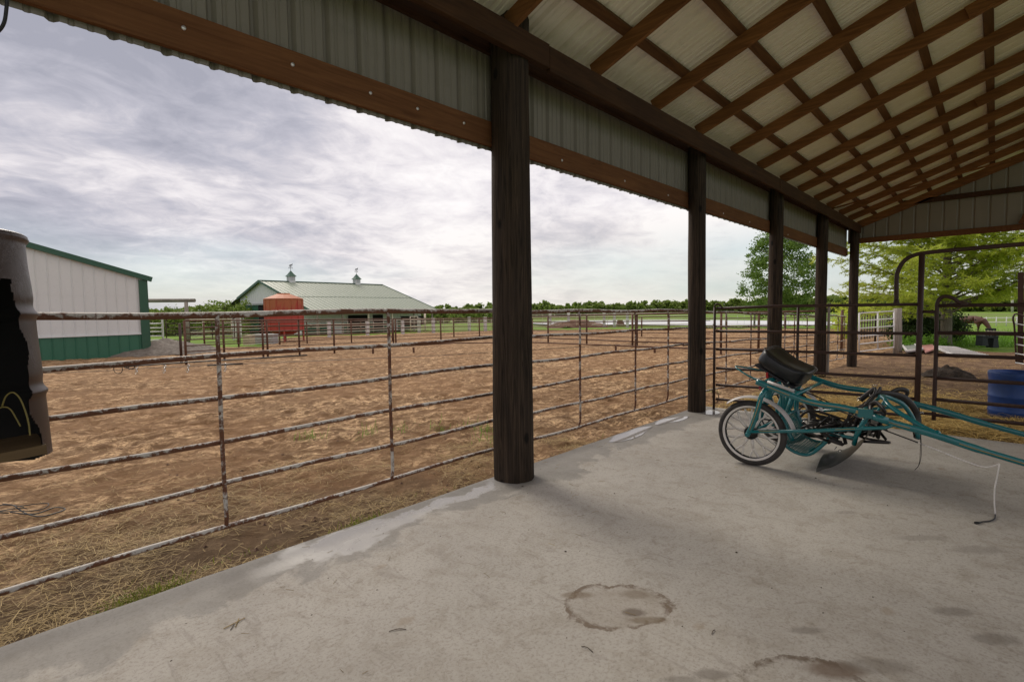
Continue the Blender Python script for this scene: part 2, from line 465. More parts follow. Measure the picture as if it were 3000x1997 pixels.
# ------------------------------------------------------------------ ground materials
def dirt_mat():
    k = NM('arena_dirt')
    a = k.noise(.35, 5, .6, .5); b = k.noise(3.5, 9, .68, .6); c = k.noise(26, 8, .75)
    col = k.mix(k.ramp(b, [(.42, 0.0), (.58, 1.0)]), (.17, .100, .050), (.72, .500, .290))  # dark tone stands partly for shadow in the churned hoof prints
    col = k.mix(k.ramp(c, [(.38, .8), (.54, 0.0)]), col, (.10, .058, .030))
    mid = k.noise(9, 8, .7, .8, k.map((.7, 1.2, 1), (0, 0, R(-45))))
    col = k.mix(k.ramp(mid, [(.44, .8), (.52, 0.0)]), col, (.135, .078, .040))
    pt = k.noise(1.1, 7, .7, 1.0, k.map((.6, 1.3, 1), (0, 0, R(-45))))
    col = k.mix(k.ramp(pt, [(.42, .70), (.53, 0.0)]), col, (.17, .10, .052))
    col = k.mix(k.math('MULTIPLY', k.ramp(a, [(.42, 1.0), (.58, 0.0)]), .45), col, (.23, .130, .065))
    # damp mud next to the slab, mostly on the left
    sx = k.n('ShaderNodeSeparateXYZ'); k.l(k.obj(), sx.inputs[0])
    w = k.math('ADD', k.math('MULTIPLY', k.math('SUBTRACT', sx.outputs[1], 3.3), .55), k.math('MULTIPLY', k.math('MAXIMUM', k.math('SUBTRACT', sx.outputs[0], 1.6), 0.0), .34))
    w = k.math('ADD', w, k.math('MULTIPLY', k.math('SUBTRACT', k.noise(1.6, 5, .6), .5), 1.3))
    col = k.mix(k.math('MULTIPLY', k.ramp(w, [(.25, 1.0), (.95, 0.0)]), .85), col, (.115, .078, .046))
    k.set(col, rough=.95, spec=.12)
    foot = k.vor(3.6, k.map((1, 1.25, 1)), 'SMOOTH_F1')
    k.bump(foot, .8, .10); k.bump(b, 1.0, .08); k.bump(c, 1.0, .02)
    return k.m
M_dirt = dirt_mat()
def pen_mat():
    k = NM('pen_mud')
    b = k.noise(3.0, 9, .7, .6); c = k.noise(22, 8, .75)
    col = k.mix(k.ramp(b, [(.35, 0.0), (.62, 1.0)]), (.085, .050, .029), (.27, .175, .105))
    col = k.mix(k.ramp(c, [(.35, .6), (.6, 0.0)]), col, (.045, .028, .018))
    k.set(col, rough=.95, spec=.15); k.bump(b, .9, .08); k.bump(c, .7, .015)
    return k.m
M_pen = pen_mat()
def grass_mat():
    k = NM('pasture_grass')
    a = k.noise(.03, 5, .6, .6); b = k.noise(.6, 7, .7, .4); c = k.noise(9, 6, .7)
    col = k.mix(k.ramp(b, [(.3, 0.0), (.7, 1.0)]), (.095, .185, .022), (.21, .325, .050))
    col = k.mix(k.ramp(a, [(.45, 0.0), (.6, .8)]), col, (.16, .20, .065))
    col = k.mix(k.ramp(c, [(.35, .5), (.6, 0.0)]), col, (.045, .085, .015))
    k.set(col, rough=.9, spec=.1); k.bump(b, .6, .2); k.bump(c, .6, .05)
    return k.m
M_grass = grass_mat()

def concrete_mat():
    k = NM('worn_concrete')
    a = k.noise(.9, 7, .62, .5); b = k.noise(5, 9, .7, .6); c = k.noise(60, 7, .8); st = k.noise(2.2, 8, .66, 1.2, k.map((1.6, .7, 1), (0, 0, R(25))))
    col = k.mix(k.ramp(a, [(.35, 0.0), (.65, 1.0)]), (.375, .350, .312), (.455, .430, .388))
    col = k.mix(k.math('MULTIPLY', k.ramp(b, [(.48, 0.0), (.66, 1.0)]), .45), col, (.250, .215, .165))
    col = k.mix(k.math('MULTIPLY', k.ramp(st, [(.50, 0.0), (.62, 1.0)]), .35), col, (.45, .425, .38))
    col = k.mix(k.math('MULTIPLY', k.ramp(c, [(.50, 0.0), (.62, 1.0)]), .50), col, (.17, .145, .12))
    fine = k.noise(17, 9, .75, .8)
    col = k.mix(k.math('MULTIPLY', k.ramp(fine, [(.54, 0.0), (.62, 1.0)]), .36), col, (.20, .165, .125))
    scuff = k.noise(3.0, 9, .72, 2.2, k.map((2.5, .5, 1), (0, 0, R(-38))))
    col = k.mix(k.math('MULTIPLY', k.ramp(scuff, [(.57, 0.0), (.63, 1.0)]), .30), col, (.20, .175, .15))
    # tan drips
    drip = k.vor(1.9, k.map((1, 1.6, 1))); wob = k.noise(9, 5, .7)
    dm = k.ramp(k.math('ADD', drip, k.math('MULTIPLY', k.math('SUBTRACT', wob, .5), .22)), [(.05, 1.0), (.11, 0.0)])
    col = k.mix(k.math('MULTIPLY', dm, .38), col, (.25, .185, .115))
    sx = k.n('ShaderNodeSeparateXYZ'); k.l(k.obj(), sx.inputs[0])
    X, Y = sx.outputs[0], sx.outputs[1]
    def dist(cx_, cy_, ax, ay, ang, wobble=.35, wsc=5.0):
        dx = k.math('SUBTRACT', X, cx_); dy = k.math('SUBTRACT', Y, cy_); ca, sa = math.cos(ang), math.sin(ang)
        p = k.math('DIVIDE', k.math('ADD', k.math('MULTIPLY', dx, ca), k.math('MULTIPLY', dy, sa)), ax)
        q = k.math('DIVIDE', k.math('SUBTRACT', k.math('MULTIPLY', dy, ca), k.math('MULTIPLY', dx, sa)), ay)
        r = k.math('SQRT', k.math('ADD', k.math('MULTIPLY', p, p), k.math('MULTIPLY', q, q)))
        return k.math('ADD', r, k.math('MULTIPLY', k.math('SUBTRACT', k.noise(wsc, 8, .7, .4), .5), wobble))
    def stain(px_, py_, rx, ry, colr, amt, ring=True, wob_=.42, ws=6.0, thick=.13):
        nonlocal col
        p = gz(px_, py_); 
        d = dist(p.x, p.y, rx, ry, math.atan2(-.729, .684), wob_, ws)
        if ring: m_ = k.math('MULTIPLY', k.ramp(d, [(.80, 0.0), (.90, 1.0), (1.0, .9), (1.03, 0.0)]), k.ramp(k.noise(8, 6, .7), [(.42, .08), (.54, 1.0)]))
        else: m_ = k.ramp(d, [(.55, 1.0), (1.0, 0.0)])
        col = k.mix(k.math('MULTIPLY', m_, amt), col, colr)
        return p
    stain(1806, 1772, .285, .20, (.115, .075, .045), .85, True, .85, 6.5)
    stain(1806, 1772, .31, .23, (.20, .145, .095), .18, False, .9, 3.0)
    stain(1860, 1740, .09, .05, (.16, .12, .08), .5, False, .8, 9)
    stain(1690, 1742, .10, .04, (.15, .105, .06), .6, False, .9, 9)
    stain(1900, 1815, .12, .035, (.14, .10, .055), .6, False, 1.0, 9)
    stain(1858, 1793, .07, .045, (.13, .10, .075), .8, False, .8, 10)
    stain(2370, 2020, .27, .20, (.10, .068, .042), .85, True, .7, 5.0)
    stain(2450, 1960, .14, .07, (.13, .085, .055), .75, False, .7)
    for (u, v, rx, ry, am) in [(2790, 1790, .12, .05, .5), (2870, 1610, .20, .07, .35), (2700, 1575, .22, .05, .35), (2360, 1845, .10, .035, .5), (2920, 1870, .13, .05, .5), (2080, 1975, .10, .04, .6), (2000, 1990, .10, .03, .5), (2480, 1500, .10, .04, .3), (2560, 1950, .2, .06, .4)]:
        stain(u, v, rx, ry, (.14, .12, .10), am, False, 1.1, 9)
    # damp band along the outer edge of the slab
    e = k.math('SUBTRACT', 3.26, Y)
    wetn = k.math('ADD', e, k.math('MULTIPLY', k.math('SUBTRACT', k.noise(1.5, 6, .6, .5), .5), 1.3))
    wet = k.ramp(wetn, [(.20, 1.0), (.38, .8), (.44, 0.0)])
    col = k.mix(k.math('MULTIPLY', wet, .60), col, (.165, .16, .15))
    fx_ = k.ramp(k.math('MULTIPLY', X, .2), [(.20, 0.0), (.30, 1.0), (.60, 1.0), (.66, 0.0)])
    film = k.math('MULTIPLY', fx_, k.ramp(k.math('ADD', e, k.math('MULTIPLY', k.math('SUBTRACT', k.noise(1.9, 8, .6, .5), .5), .9)), [(.06, 0.0), (.12, 1.0), (.26, 1.0), (.31, 0.0)]))
    col = k.mix(k.math('MULTIPLY', film, .6), col, (.40, .385, .37))
    crackv = k.n('ShaderNodeTexNoise'); k.l(k.map((1, 1, 1), (0, 0, R(20))), crackv.inputs[0]); crackv.inputs['Scale'].default_value = .8; crackv.inputs['Detail'].default_value = 6
    k.set(col, rough=k.mix(wet, k.mix(a, (.66, .66, .66), (.82, .82, .82)), k.mix(film, (.62, .62, .62), (.22, .22, .22))), spec=k.mix(film, k.mix(wet, (.32, .32, .32), (.15, .15, .15)), (.5, .5, .5)))
    k.bump(a, .15, .02); k.bump(b, .12, .006); k.bump(c, .25, .0015)
    return k.m
M_conc = concrete_mat()
def water_mat(name, c, r):
    k = NM(name); k.set(c, rough=r, spec=.6); k.b.inputs['IOR'].default_value = 1.33; return k
_w = water_mat('pond_surface', (.50, .52, .54), .38); _w.bump(_w.noise(1.2, 5, .6, 0, _w.map((1, .3, 1))), .015, .02); M_water = _w.m
M_puddle = water_mat('puddle_water', (.30, .29, .28), .04).m

# ------------------------------------------------------------------ ground sheets
def struct(mb, name, m, kind='structure'):
    o = mb.build(name, m); o['kind'] = kind; return o
def grid_sheet(xs, ys, zf, inside=None):
    b = MB(); nx, ny = len(xs), len(ys)
    vs = [(x, y, zf(x, y)) for y in ys for x in xs]
    fs = []
    for j in range(ny - 1):
        for i in range(nx - 1):
            if inside is None or inside((xs[i] + xs[i + 1]) / 2, (ys[j] + ys[j + 1]) / 2): fs.append((j * nx + i, j * nx + i + 1, (j + 1) * nx + i + 1, (j + 1) * nx + i))
    b.add(vs, fs, True); return b
def frange(a, b, s):
    out = []; x = a
    while x < b - 1e-6: out.append(x); x += s
    return out + [b]
def steps(lo, hi, far):     # fine in the middle, coarse outside
    return [-far, -far * .4, -far * .15] + frange(lo, hi, 3.0) + [far * .15, far * .4, far]
gxs = sorted(set(steps(-30, 150, 3500)))
grass = grid_sheet(gxs, gxs, lambda x, y: g(x, y) - .10)
struct(grass, 'pasture_ground', M_grass)
def fbm(x, y, s, o=4):
    t = 0; a = .5; f = s
    for _ in range(o): t += a * mnoise.noise(Vector((x * f, y * f, 1.3))); a *= .5; f *= 2.05
    return t
def interp0(tab, u):
    for (a, c), (d, e) in zip(tab, tab[1:]):
        if a <= u <= d: return c + (e - c) * (u - a) / (d - a)
    return tab[0][1] if u < tab[0][0] else tab[-1][1]
def arena_in(x, y):
    w = 1.6 * mnoise.noise(Vector((x * .25, y * .25, 4))) + .5 * mnoise.noise(Vector((x * 1.1, y * 1.1, 2)))
    s = x * FW.x + y * FW.y; t = x * .685 - y * .728            # s ahead, t to the right
    if x < 7.75 and y < 3.1: return False
    if y < 3.25: return False
    k = t / max(s, .1)
    lim = interp0([(-1.2, 34), (-.49, 34), (-.43, 52), (-.2, 60), (0, 66), (.35, 62), (.6, 55), (1.5, 50)], k)
    return s < lim + w and t < 60 and x > -20
def dirt_z(x, y):
    s = x * FW.x + y * FW.y
    a = .06 * fbm(x, y, 1.1) + .055 * fbm(x, y, 4.6, 4)
    hoof = mnoise.noise(Vector((x * 3.4, y * 4.2, 7.0)))
    a += -.06 * max(0, hoof - .12) * 2
    edge = min(1, max(0.0, (y - 3.25) / .5))
    near = 1.0 if s > 7 else .35 + .65 * max(0.0, (s - 3) / 4)
    return g(x, y) + a * edge * near + .0
def multi(lst):
    out = []
    for a, b, s in lst: out += frange(a, b, s)[:-1]
    return out + [lst[-1][1]]
axs = multi([(-8, -1, .35), (-1, 9, .055), (9, 22, .12), (22, 60, .6), (60, 110, 3)])
ays = multi([(3.24, 9.5, .055), (9.5, 18, .12), (18, 45, .45), (45, 80, 2.5)])
arena = grid_sheet(axs, ays, dirt_z, arena_in)
struct(arena, 'arena_dirt', M_dirt)
def pen_z(x, y): return g(x, y) + .004 + .07 * fbm(x, y, .9) + .035 * fbm(x, y, 4.0, 3)
def pen_in(x, y):
    w = 1.1 * mnoise.noise(Vector((x * .5, y * .5, 9)))
    return x < 27.5 + w - max(0.0, y) * .1 and x < 27.5 + w + min(0.0, y) * .05
pxs = multi([(7.62, 16, .07), (16, 30, .16)]); pys = multi([(-8, -2.5, .3), (-2.5, 3.3, .07)])
struct(grid_sheet(pxs, pys, pen_z, pen_in), 'pen_mud', M_pen)
# concrete slab with a rough irregular outer edge
slab = MB()
ex = frange(-6, 7.66, .12)
edge = [(x, 3.262 + .014 * mnoise.noise(Vector((x * 2.5, 0, 0))) + .006 * mnoise.noise(Vector((x * 11, 3, 0)))) for x in ex]
cap = [(7.66 + .02 * mnoise.noise(Vector((0, y * 3, 0))), y) for y in frange(-7, 3.2, .3)][::-1]
poly = [(-6, -7)] + [(7.66, -7)] + cap[::-1][1:] + edge[::-1]
slab.prism([(x, y, -.22) for x, y in poly], (0, 0, .22))
struct(slab, 'concrete_floor', M_conc)
# pond
pond = MB(); pz = -1.17
pp = [gz(u, v, pz) for u, v in [(1560, 948), (1700, 953), (1850, 951), (2010, 952), (2120, 952), (2250, 955), (2400, 953), (2500, 951), (2490, 944), (2400, 941), (2260, 939), (2100, 937), (1950, 937), (1800, 938), (1640, 940), (1560, 943)]]
pond.add(pp, [tuple(range(len(pp)))]); struct(pond, 'pond_water', M_water)

# ------------------------------------------------------------------ the shed the photographer stands in
shed = thing('open_pole_shed', 'open pole shed with brown timber rafters and ribbed metal sheets over the concrete floor', 'building', (7, 3.1, 0))
S = .37; Y0 = 2.95; ZR = 3.78
def rz(y): return ZR + S * (Y0 - y)
YR = -5.2
def pole(x, y, r, zb, zt, seed, lean=0.0, n=22):
    b = MB(); pts = []; vs = []; zs = frange(zb, zt, .14)
    for z in zs:
        for k in range(n):
            th = 2 * math.pi * k / n
            rr = r * (1 + .085 * mnoise.noise(Vector((math.cos(th) * 1.6 + seed, math.sin(th) * 1.6, z * .5))) + .045 * mnoise.noise(Vector((math.cos(th) * 6 + seed, math.sin(th) * 6, z * 1.5)))) * (1.04 - .02 * z)
            c = .012 * math.sin(z * .9 + seed)
            vs.append((x + c + lean * z + rr * math.cos(th), y + rr * math.sin(th), z))
    fs = [(i * n + k, i * n + (k + 1) % n, (i + 1) * n + (k + 1) % n, (i + 1) * n + k) for i in range(len(zs) - 1) for k in range(n)]
    b.add(vs, fs, True)
    b.f.append(tuple((len(zs) - 1) * n + k for k in range(n))); b.s.append(False)
    return b
POSTX = [-.33, 3.33, 7.2, 10.78, 14.42, 17.8]
for i, (x, r, y) in enumerate(zip(POSTX, [.16, .172, .118, .125, .128, .12], [3.12, 3.115, 3.13, 3.13, 3.14, 3.05])):
    zt = 3.97 if i == 1 else 3.74
    zb = -.05 if i < 3 else g(x, y) - .3
    pole(x, y, r, zb, zt, i * 3.7).build('post', M_pole, shed)
# eave beam: two plies, jointed at the first post
eb = MB(); eb.box((-1.5, 2.905, 3.60), (3.62, 2.945, 3.80)); eb.box((3.63, 2.908, 3.575), (10.2, 2.948, 3.79)); eb.box((10.21, 2.905, 3.57), (17.86, 2.945, 3.79))
eb.box((-1.5, 2.948, 3.612), (17.86, 2.986, 3.785))
eb.build('eave_beam', M_eave, shed)
ub = MB(); ub.box((-1.5, 3.225, 3.69), (17.9, 3.262, 3.835)); ub.build('upper_girt', M_eave, shed)
fb = MB(); xs_ = [-1.5, 3.31, 7.19, 10.78, 14.42, 17.86]
for i in range(5):
    dz = [0, .0, .018, .03, .03][i]
    fb.box((xs_[i] + .004, 3.225, 2.915 + dz), (xs_[i + 1] - .004, 3.262, 3.12 + dz))
fbo = fb.build('fascia_board', M_fasc, shed)
for p in [gy(u, v, 3.225) for u, v in [(538, 83), (857, 190), (1085, 273), (1223, 319), (1359, 361)]] + [Vector((x, 3.225, 2.99)) for x in (4.2, 5.4, 6.5, 8.4, 9.6, 11.9)]:
    MB().lathe([(.0005, -.006), (.011, -.006), (.012, -.002), (.012, .001)], p, 10, 'y').build('screw_head', M_screw, fbo)
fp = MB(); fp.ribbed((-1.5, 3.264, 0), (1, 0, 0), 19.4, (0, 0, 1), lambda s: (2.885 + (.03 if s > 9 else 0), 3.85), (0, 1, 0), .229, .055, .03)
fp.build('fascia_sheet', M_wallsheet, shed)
for i in range(-2, 13):
    x = 3.19 + 1.222 * i
    if x > 17.9: continue
    b = MB(); y1 = YR; w = .042
    off = .03 * math.sin(i * 3.3)
    b.beam((x + off, 2.99, rz(2.99) + .075), (x + off, -.55, rz(-.55) + .075), w, .15)
    b.beam((x + off + .044, .15, rz(.15) + .072), (x + off + .044, y1, rz(y1) + .072), w, .15)
    if i in (1, 4, 7):
        b.beam((x + off - .043, .35, rz(.35) + .076), (x + off - .043, -1.6, rz(-1.6) + .076), w, .135)
    b.build('rafter', M_raf, shed)
for j in range(14):
    y = 2.60 - .605 * j
    b = MB(); up = Vector((0, S, 1)).normalized()
    b.beam((-2, y, rz(y) + .177), (18.0, y, rz(y) + .177), .095, .040, up)
    b.build('purlin', M_pur, shed)
L = (3.55 - YR) * math.sqrt(1 + S * S); V = Vector((0, -1, S)).normalized(); Nn = Vector((0, S, 1)).normalized()
rs = MB(); rs.ribbed(Vector((-2, 3.55, rz(3.55) + .20)), (1, 0, 0), 20.3, V, lambda s: (0, L), Nn, .229, .060, .034)
rs.build('roof_sheet', M_roofsheet, shed)
# far end wall
XE = 17.93
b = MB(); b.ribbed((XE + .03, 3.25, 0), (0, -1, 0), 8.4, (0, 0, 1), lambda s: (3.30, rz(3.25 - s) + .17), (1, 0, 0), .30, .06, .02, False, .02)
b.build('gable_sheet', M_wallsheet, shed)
b = MB(); b.box((XE - .04, -5.2, 3.28), (XE, 3.02, 3.43)); b.build('gable_beam', M_fasc, shed)
b = MB(); b.box((XE - .04, -5.2, 4.22), (XE, 1.95, 4.35)); b.build('gable_girt', M_eave, shed)
b = MB(); b.beam((XE - .02, 2.99, rz(2.99) + .02), (XE - .02, YR, rz(YR) + .02), .04, .15); b.build('gable_rafter', M_raf, shed)
# diagonal wind braces under the roof near the far end
b = MB(); b.beam(gx(2435, 612, 15.0), gx(2960, 468, 14.2), .035, .035); b.build('wind_brace', M_raf, shed)
b = MB(); b.beam(gx(2990, 655, 17.85), gx(3010, 620, 17.85), .04, .09); b.build('corner_brace', M_fasc, shed)
# board nailed on the fourth pole
p_ = POSTX[4]
b = MB(); b.box((p_ + .02, 2.965, g(p_, 3) + .1), (p_ + .15, 3.0, 1.55)); b.build('nailed_board', M_polegrey, shed)

# hanging wire at the top left
b = MB(); b.tube(curve([at_fwd(18, -260, 2.2), at_fwd(20, -60, 2.2), at_fwd(19, 25, 2.2), at_fwd(3, 84, 2.2), at_fwd(-60, 130, 2.2)]), .0065, 8)
solo(b, 'hanging_wire', M_wire, 'black wire hanging from the roof at the upper left corner', 'wire', at_fwd(18, 20, 2.2))

# ------------------------------------------------------------------ flaking white panels just outside the poles
RZ = [(1.50, .0195), (1.245, .015), (.99, .015), (.73, .015), (.465, .015), (.195, .015)]
def white_panel(x0, x1, ups, label, z0=0.0, z1=0.0, Y=3.41, Ya=None, m=None):
    Ya = Y if Ya is None else Ya
    t = thing('pipe_fencing', label, 'fence panel', ((x0 + x1) / 2, (Y + Ya) / 2, g((x0 + x1) / 2, Y)), 'flaking white pipe panels along the poles')
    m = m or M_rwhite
    def P(x, z): f = (x - x0) / (x1 - x0); return Vector((x, Y + (Ya - Y) * f, z + z0 * (1 - f) + z1 * f))
    for k, (z, r) in enumerate(RZ):
        pts = [P(x0 + (x1 - x0) * q / 10, z + .008 * math.sin(q * 1.3 + k * 2 + x0)) for q in range(11)]
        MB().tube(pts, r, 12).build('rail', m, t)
    for x in ups:
        d = Vector((0, .0, 0))
        pts = [P(x + .012, 1.50), P(x + .004, 1.45) + Vector((0, -.020, 0)), P(x, 1.36) + Vector((0, -.026, 0)), P(x, 1.2) + Vector((0, -.027, 0)), P(x - .003, .75) + Vector((0, -.026, 0)), P(x, .36) + Vector((0, -.026, 0)), P(x + .004, .27) + Vector((0, -.02, 0)), P(x + .006, .20)]
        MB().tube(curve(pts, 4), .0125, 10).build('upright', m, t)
    return t
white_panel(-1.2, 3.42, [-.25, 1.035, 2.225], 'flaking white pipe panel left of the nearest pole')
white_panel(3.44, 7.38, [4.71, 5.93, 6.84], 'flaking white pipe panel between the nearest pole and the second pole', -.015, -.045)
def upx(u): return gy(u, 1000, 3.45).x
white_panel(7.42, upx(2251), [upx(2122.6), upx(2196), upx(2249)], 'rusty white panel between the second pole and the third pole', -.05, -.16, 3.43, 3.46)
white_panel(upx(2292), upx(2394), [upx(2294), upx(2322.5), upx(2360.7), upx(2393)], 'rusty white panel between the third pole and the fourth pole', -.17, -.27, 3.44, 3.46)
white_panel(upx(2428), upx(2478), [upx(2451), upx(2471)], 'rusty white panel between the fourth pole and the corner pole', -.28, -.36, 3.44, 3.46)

# ------------------------------------------------------------------ brown pipe gates closing off the pen
XG = 7.8
GZ = [1.50, 1.150, .888, .61, .365, .155]
t = thing('arched_gateway', 'dark brown pipe panel with an arched doorway frame beside the second pole', 'gateway', (XG, 1.8, 0))
for k, z in enumerate(GZ):
    MB().tube([(7.5, 2.96, z - .02 * (k == 0)), (7.62, 2.2, z), (XG, .68, z)], [.019, .019, .019], 12).build('rail', M_brown, t)
MB().tube([(XG, .66, z - 0) for z in (-.08, 1.0, 2.10)], .030, 14).build('gate_post', M_brown, t)
b = MB(); b.tube(curve([(XG, .89, 1.5), (XG, .895, 1.80), (XG, .885, 1.90), (XG, .83, 2.02), (XG, .74, 2.08), (XG, .62, 2.103), (XG, .3, 2.115), (XG, -.4, 2.13)], 6), .024, 12)
b.tube([(XG, .89, 1.5), (XG, .89, 1.56)], [.034, .026], 12)
b.tube(curve([(XG, -.4, 2.13), (XG, -.62, 2.12), (XG, -.75, 2.04), (XG, -.80, 1.9), (XG, -.80, 1.0), (XG, -.80, .0)]), .024, 12); b.build('arch_frame', M_brown, t)
q = gx(2338, 1000, 7.72)
MB().tube([(7.7, q.y, .60), (7.7, q.y, 1.5)], .017, 10).build('upright', M_brown, t)
b = MB(); b.tube(curve([(7.5, 2.99, 1.49), (7.5, 2.985, 1.52), (7.5, 2.96, 1.545), (7.5, 2.915, 1.53), (7.5, 2.88, 1.49)]), .012, 10); b.build('end_loop', M_brown, t)
b = MB(); b.tube([(7.49, 2.985, 0), (7.49, 2.985, 1.5)], .018, 10); b.build('end_pipe', M_brown, t)
def chain(pts, name, parent, mat, step=.03, r=.0035, R_=.011):
    b = MB(); P = curve(pts, 8); acc = 0; last = P[0]; i = 0
    for a, c in zip(P, P[1:]):
        acc += (c - a).length
        if acc >= step:
            acc = 0; d = (c - a).normalized(); s_ = d.orthogonal().normalized(); s_ = s_ if i % 2 else d.cross(s_)
            ring = [c + d * (math.cos(k * math.pi / 4) * R_ * 1.6) + s_ * (math.sin(k * math.pi / 4) * R_) for k in range(8)]
            b.tube(ring, r, 5, closed=True); i += 1
    return b.build(name, mat, parent)
chain([(7.47, 3.0, .30), (7.47, 2.93, .26), (7.47, 2.91, .17), (7.47, 2.95, .10), (7.47, 2.99, .17), (7.47, 3.0, .28)], 'chain', t, M_brown)
chain([(7.47, 3.02, 1.26), (7.47, 2.96, 1.22), (7.47, 2.94, 1.15), (7.47, 2.97, 1.17)], 'chain', t, M_brown)
b = MB(); q2 = gx(2327, 1038, 7.68)
b.tube(curve([q2 + Vector((0, .04, .01)), q2 + Vector((-.02, 0, .03)), q2 + Vector((-.02, -.03, -.01)), q2 + Vector((-.02, -.05, -.09)), q2 + Vector((-.02, -.03, -.13))]), .007, 6)
b.build('tied_cord', M_wire, t)
t = thing('swing_gate', 'dark brown six-rail pipe gate hung right of the arched doorway post', 'gate', (XG, -.6, 0))
for k, z in enumerate([1.480, 1.165, .905, .632, .378, .192]):
    MB().tube([(XG, .49, z), (XG, -2.2, z)], .021, 12).build('rail', M_brown, t)
b = MB(); b.tube(curve([(XG, .50, .13), (XG, .50, 1.0), (XG, .505, 1.42), (XG, .50, 1.52), (XG, .47, 1.575), (XG, .42, 1.585), (XG, .36, 1.56), (XG, .31, 1.515), (XG, .24, 1.487)], 6), .021, 12); b.build('end_loop', M_brown, t)
b = MB(); b.tube([(XG, .63, 1.41), (XG, .5, 1.41)], .018, 8); b.tube([(XG, .63, .20), (XG, .5, .20)], .018, 8); b.build('hinge', M_brown, t)

# ------------------------------------------------------------------ cut open barrel hung on the left pole
BC = Vector((-.14, 2.86, .895)) + Vector((.684, -.729, 0)) * .118; br = .288
tilt = Matrix.Rotation(R(-3.8), 3, Vector((.69, .73, 0))) @ Matrix.Rotation(R(0), 3, 'X')
t = thing('cut_open_barrel', 'old grey-brown steel barrel with its side cut away, hung at the left edge', 'barrel', BC)
def wallr(z, th):
    rr = br
    for zc in (.30, .60): rr += .010 * math.exp(-((z - zc) / .013) ** 2) - .004 * math.exp(-((z - zc - .035) / .02) ** 2)
    rr += .011 * math.exp(-((z - .888) / .010) ** 2) + .006 * math.exp(-((z - .006) / .01) ** 2)
    rr += .008 * mnoise.noise(Vector((math.cos(th) * 1.5, math.sin(th) * 1.5, z * 4)))
    return rr
b = MB(); NZ, NT = 150, 240
vdir = math.atan2(-BC.y, -BC.x)          # towards the camera
fs = []; fs2 = []; vs = []
for layer in (0, 1):
    for i in range(NZ + 1):
        z = .9 * i / NZ
        for k in range(NT):
            th = 2 * math.pi * k / NT; rr = wallr(z, th) - layer * .004
            vs.append(BC + tilt @ Vector((rr * math.cos(th), rr * math.sin(th), z)))
def cutm(z, th):
    a = (th - vdir + math.pi) % (2 * math.pi) - math.pi
    if z < .055 and abs(a) < 2.2 - z * 14: return True
    lim = .93 + .05 * math.sin(z * 17) + .03 * math.sin(z * 41 + 1) + (.22 if z < .2 else 0) * (1 - z / .2) - .10 * max(0, z - .5)
    return abs(a) < lim and z < .735 + .02 * math.sin(a * 5) + .01 * math.sin(a * 17)
off = (NZ + 1) * NT
for i in range(NZ):
    for k in range(NT):
        if cutm(.9 * (i + .5) / NZ, 2 * math.pi * (k + .5) / NT): continue
        l = (k + 1) % NT
        fs.append((i * NT + k, i * NT + l, (i + 1) * NT + l, (i + 1) * NT + k))
        fs2.append((off + i * NT + l, off + i * NT + k, off + (i + 1) * NT + k, off + (i + 1) * NT + l))
b.add(vs, fs, True); shell = b.build('shell', M_barrel, t); b = MB(); b.add(vs, fs2, True); b.build('black_lining', M_dark, shell)  # inner skin of the barrel is plain black
b = MB(); b.lathe([(.001, 0), (.275, 0)], (0, 0, 0), 40); b.v = [BC + tilt @ (Vector(v) + Vector((0, 0, .872))) for v in b.v]; b.build('lid', M_barrel, t)
b = MB(); b.lathe([(.283, .0), (.295, .006), (.297, .014), (.290, .020), (.283, .014)], (0, 0, 0), 60); b.v = [BC + tilt @ (Vector(v) + Vector((0, 0, .885))) for v in b.v]; b.build('rolled_rim', M_barrel, shell)
b = MB()
fwd = Vector((math.cos(vdir), math.sin(vdir), 0)); rgt = Vector((-fwd.y, fwd.x, 0))
b.beam(BC + rgt * -.26 + Vector((0, 0, .07)) + fwd * .0, BC + rgt * .25 + Vector((0, 0, .10)) + fwd * .0, .30, .035); b.build('shelf', M_shelf, t)
b = MB(); q_ = lambda u, v: at_fwd(u, v, 1.88)
b.tube(curve([q_(6, 1190), q_(18, 1160), q_(38, 1149), q_(58, 1166), q_(74, 1203), q_(84, 1240), q_(88, 1275)]), .0028, 6)
b.tube(curve([q_(-20, 1205), q_(8, 1192), q_(30, 1198), q_(48, 1226), q_(60, 1248)]), .0024, 6)
b.build('yellow_cable', M_yel, t)
b = MB()
hz0 = BC + tilt @ (fwd * .292 + rgt * .02 + Vector((0, 0, .815))); b.tube([hz0 + (rgt * math.cos(k * .628) + Vector((0, 0, 1)) * math.sin(k * .628)) * .010 for k in range(10)], .003, 6, closed=True)
b.build('punched_hole', M_dark, shell)
b = MB(); b.tube(curve([BC + tilt @ (fwd * .290 + rgt * q + Vector((0, 0, .755 + .7 * (q - .02) ** 2 * 12))) for q in (-.03, 0, .02, .05)]), .0035, 6); b.build('dent_mark', M_dark, shell)

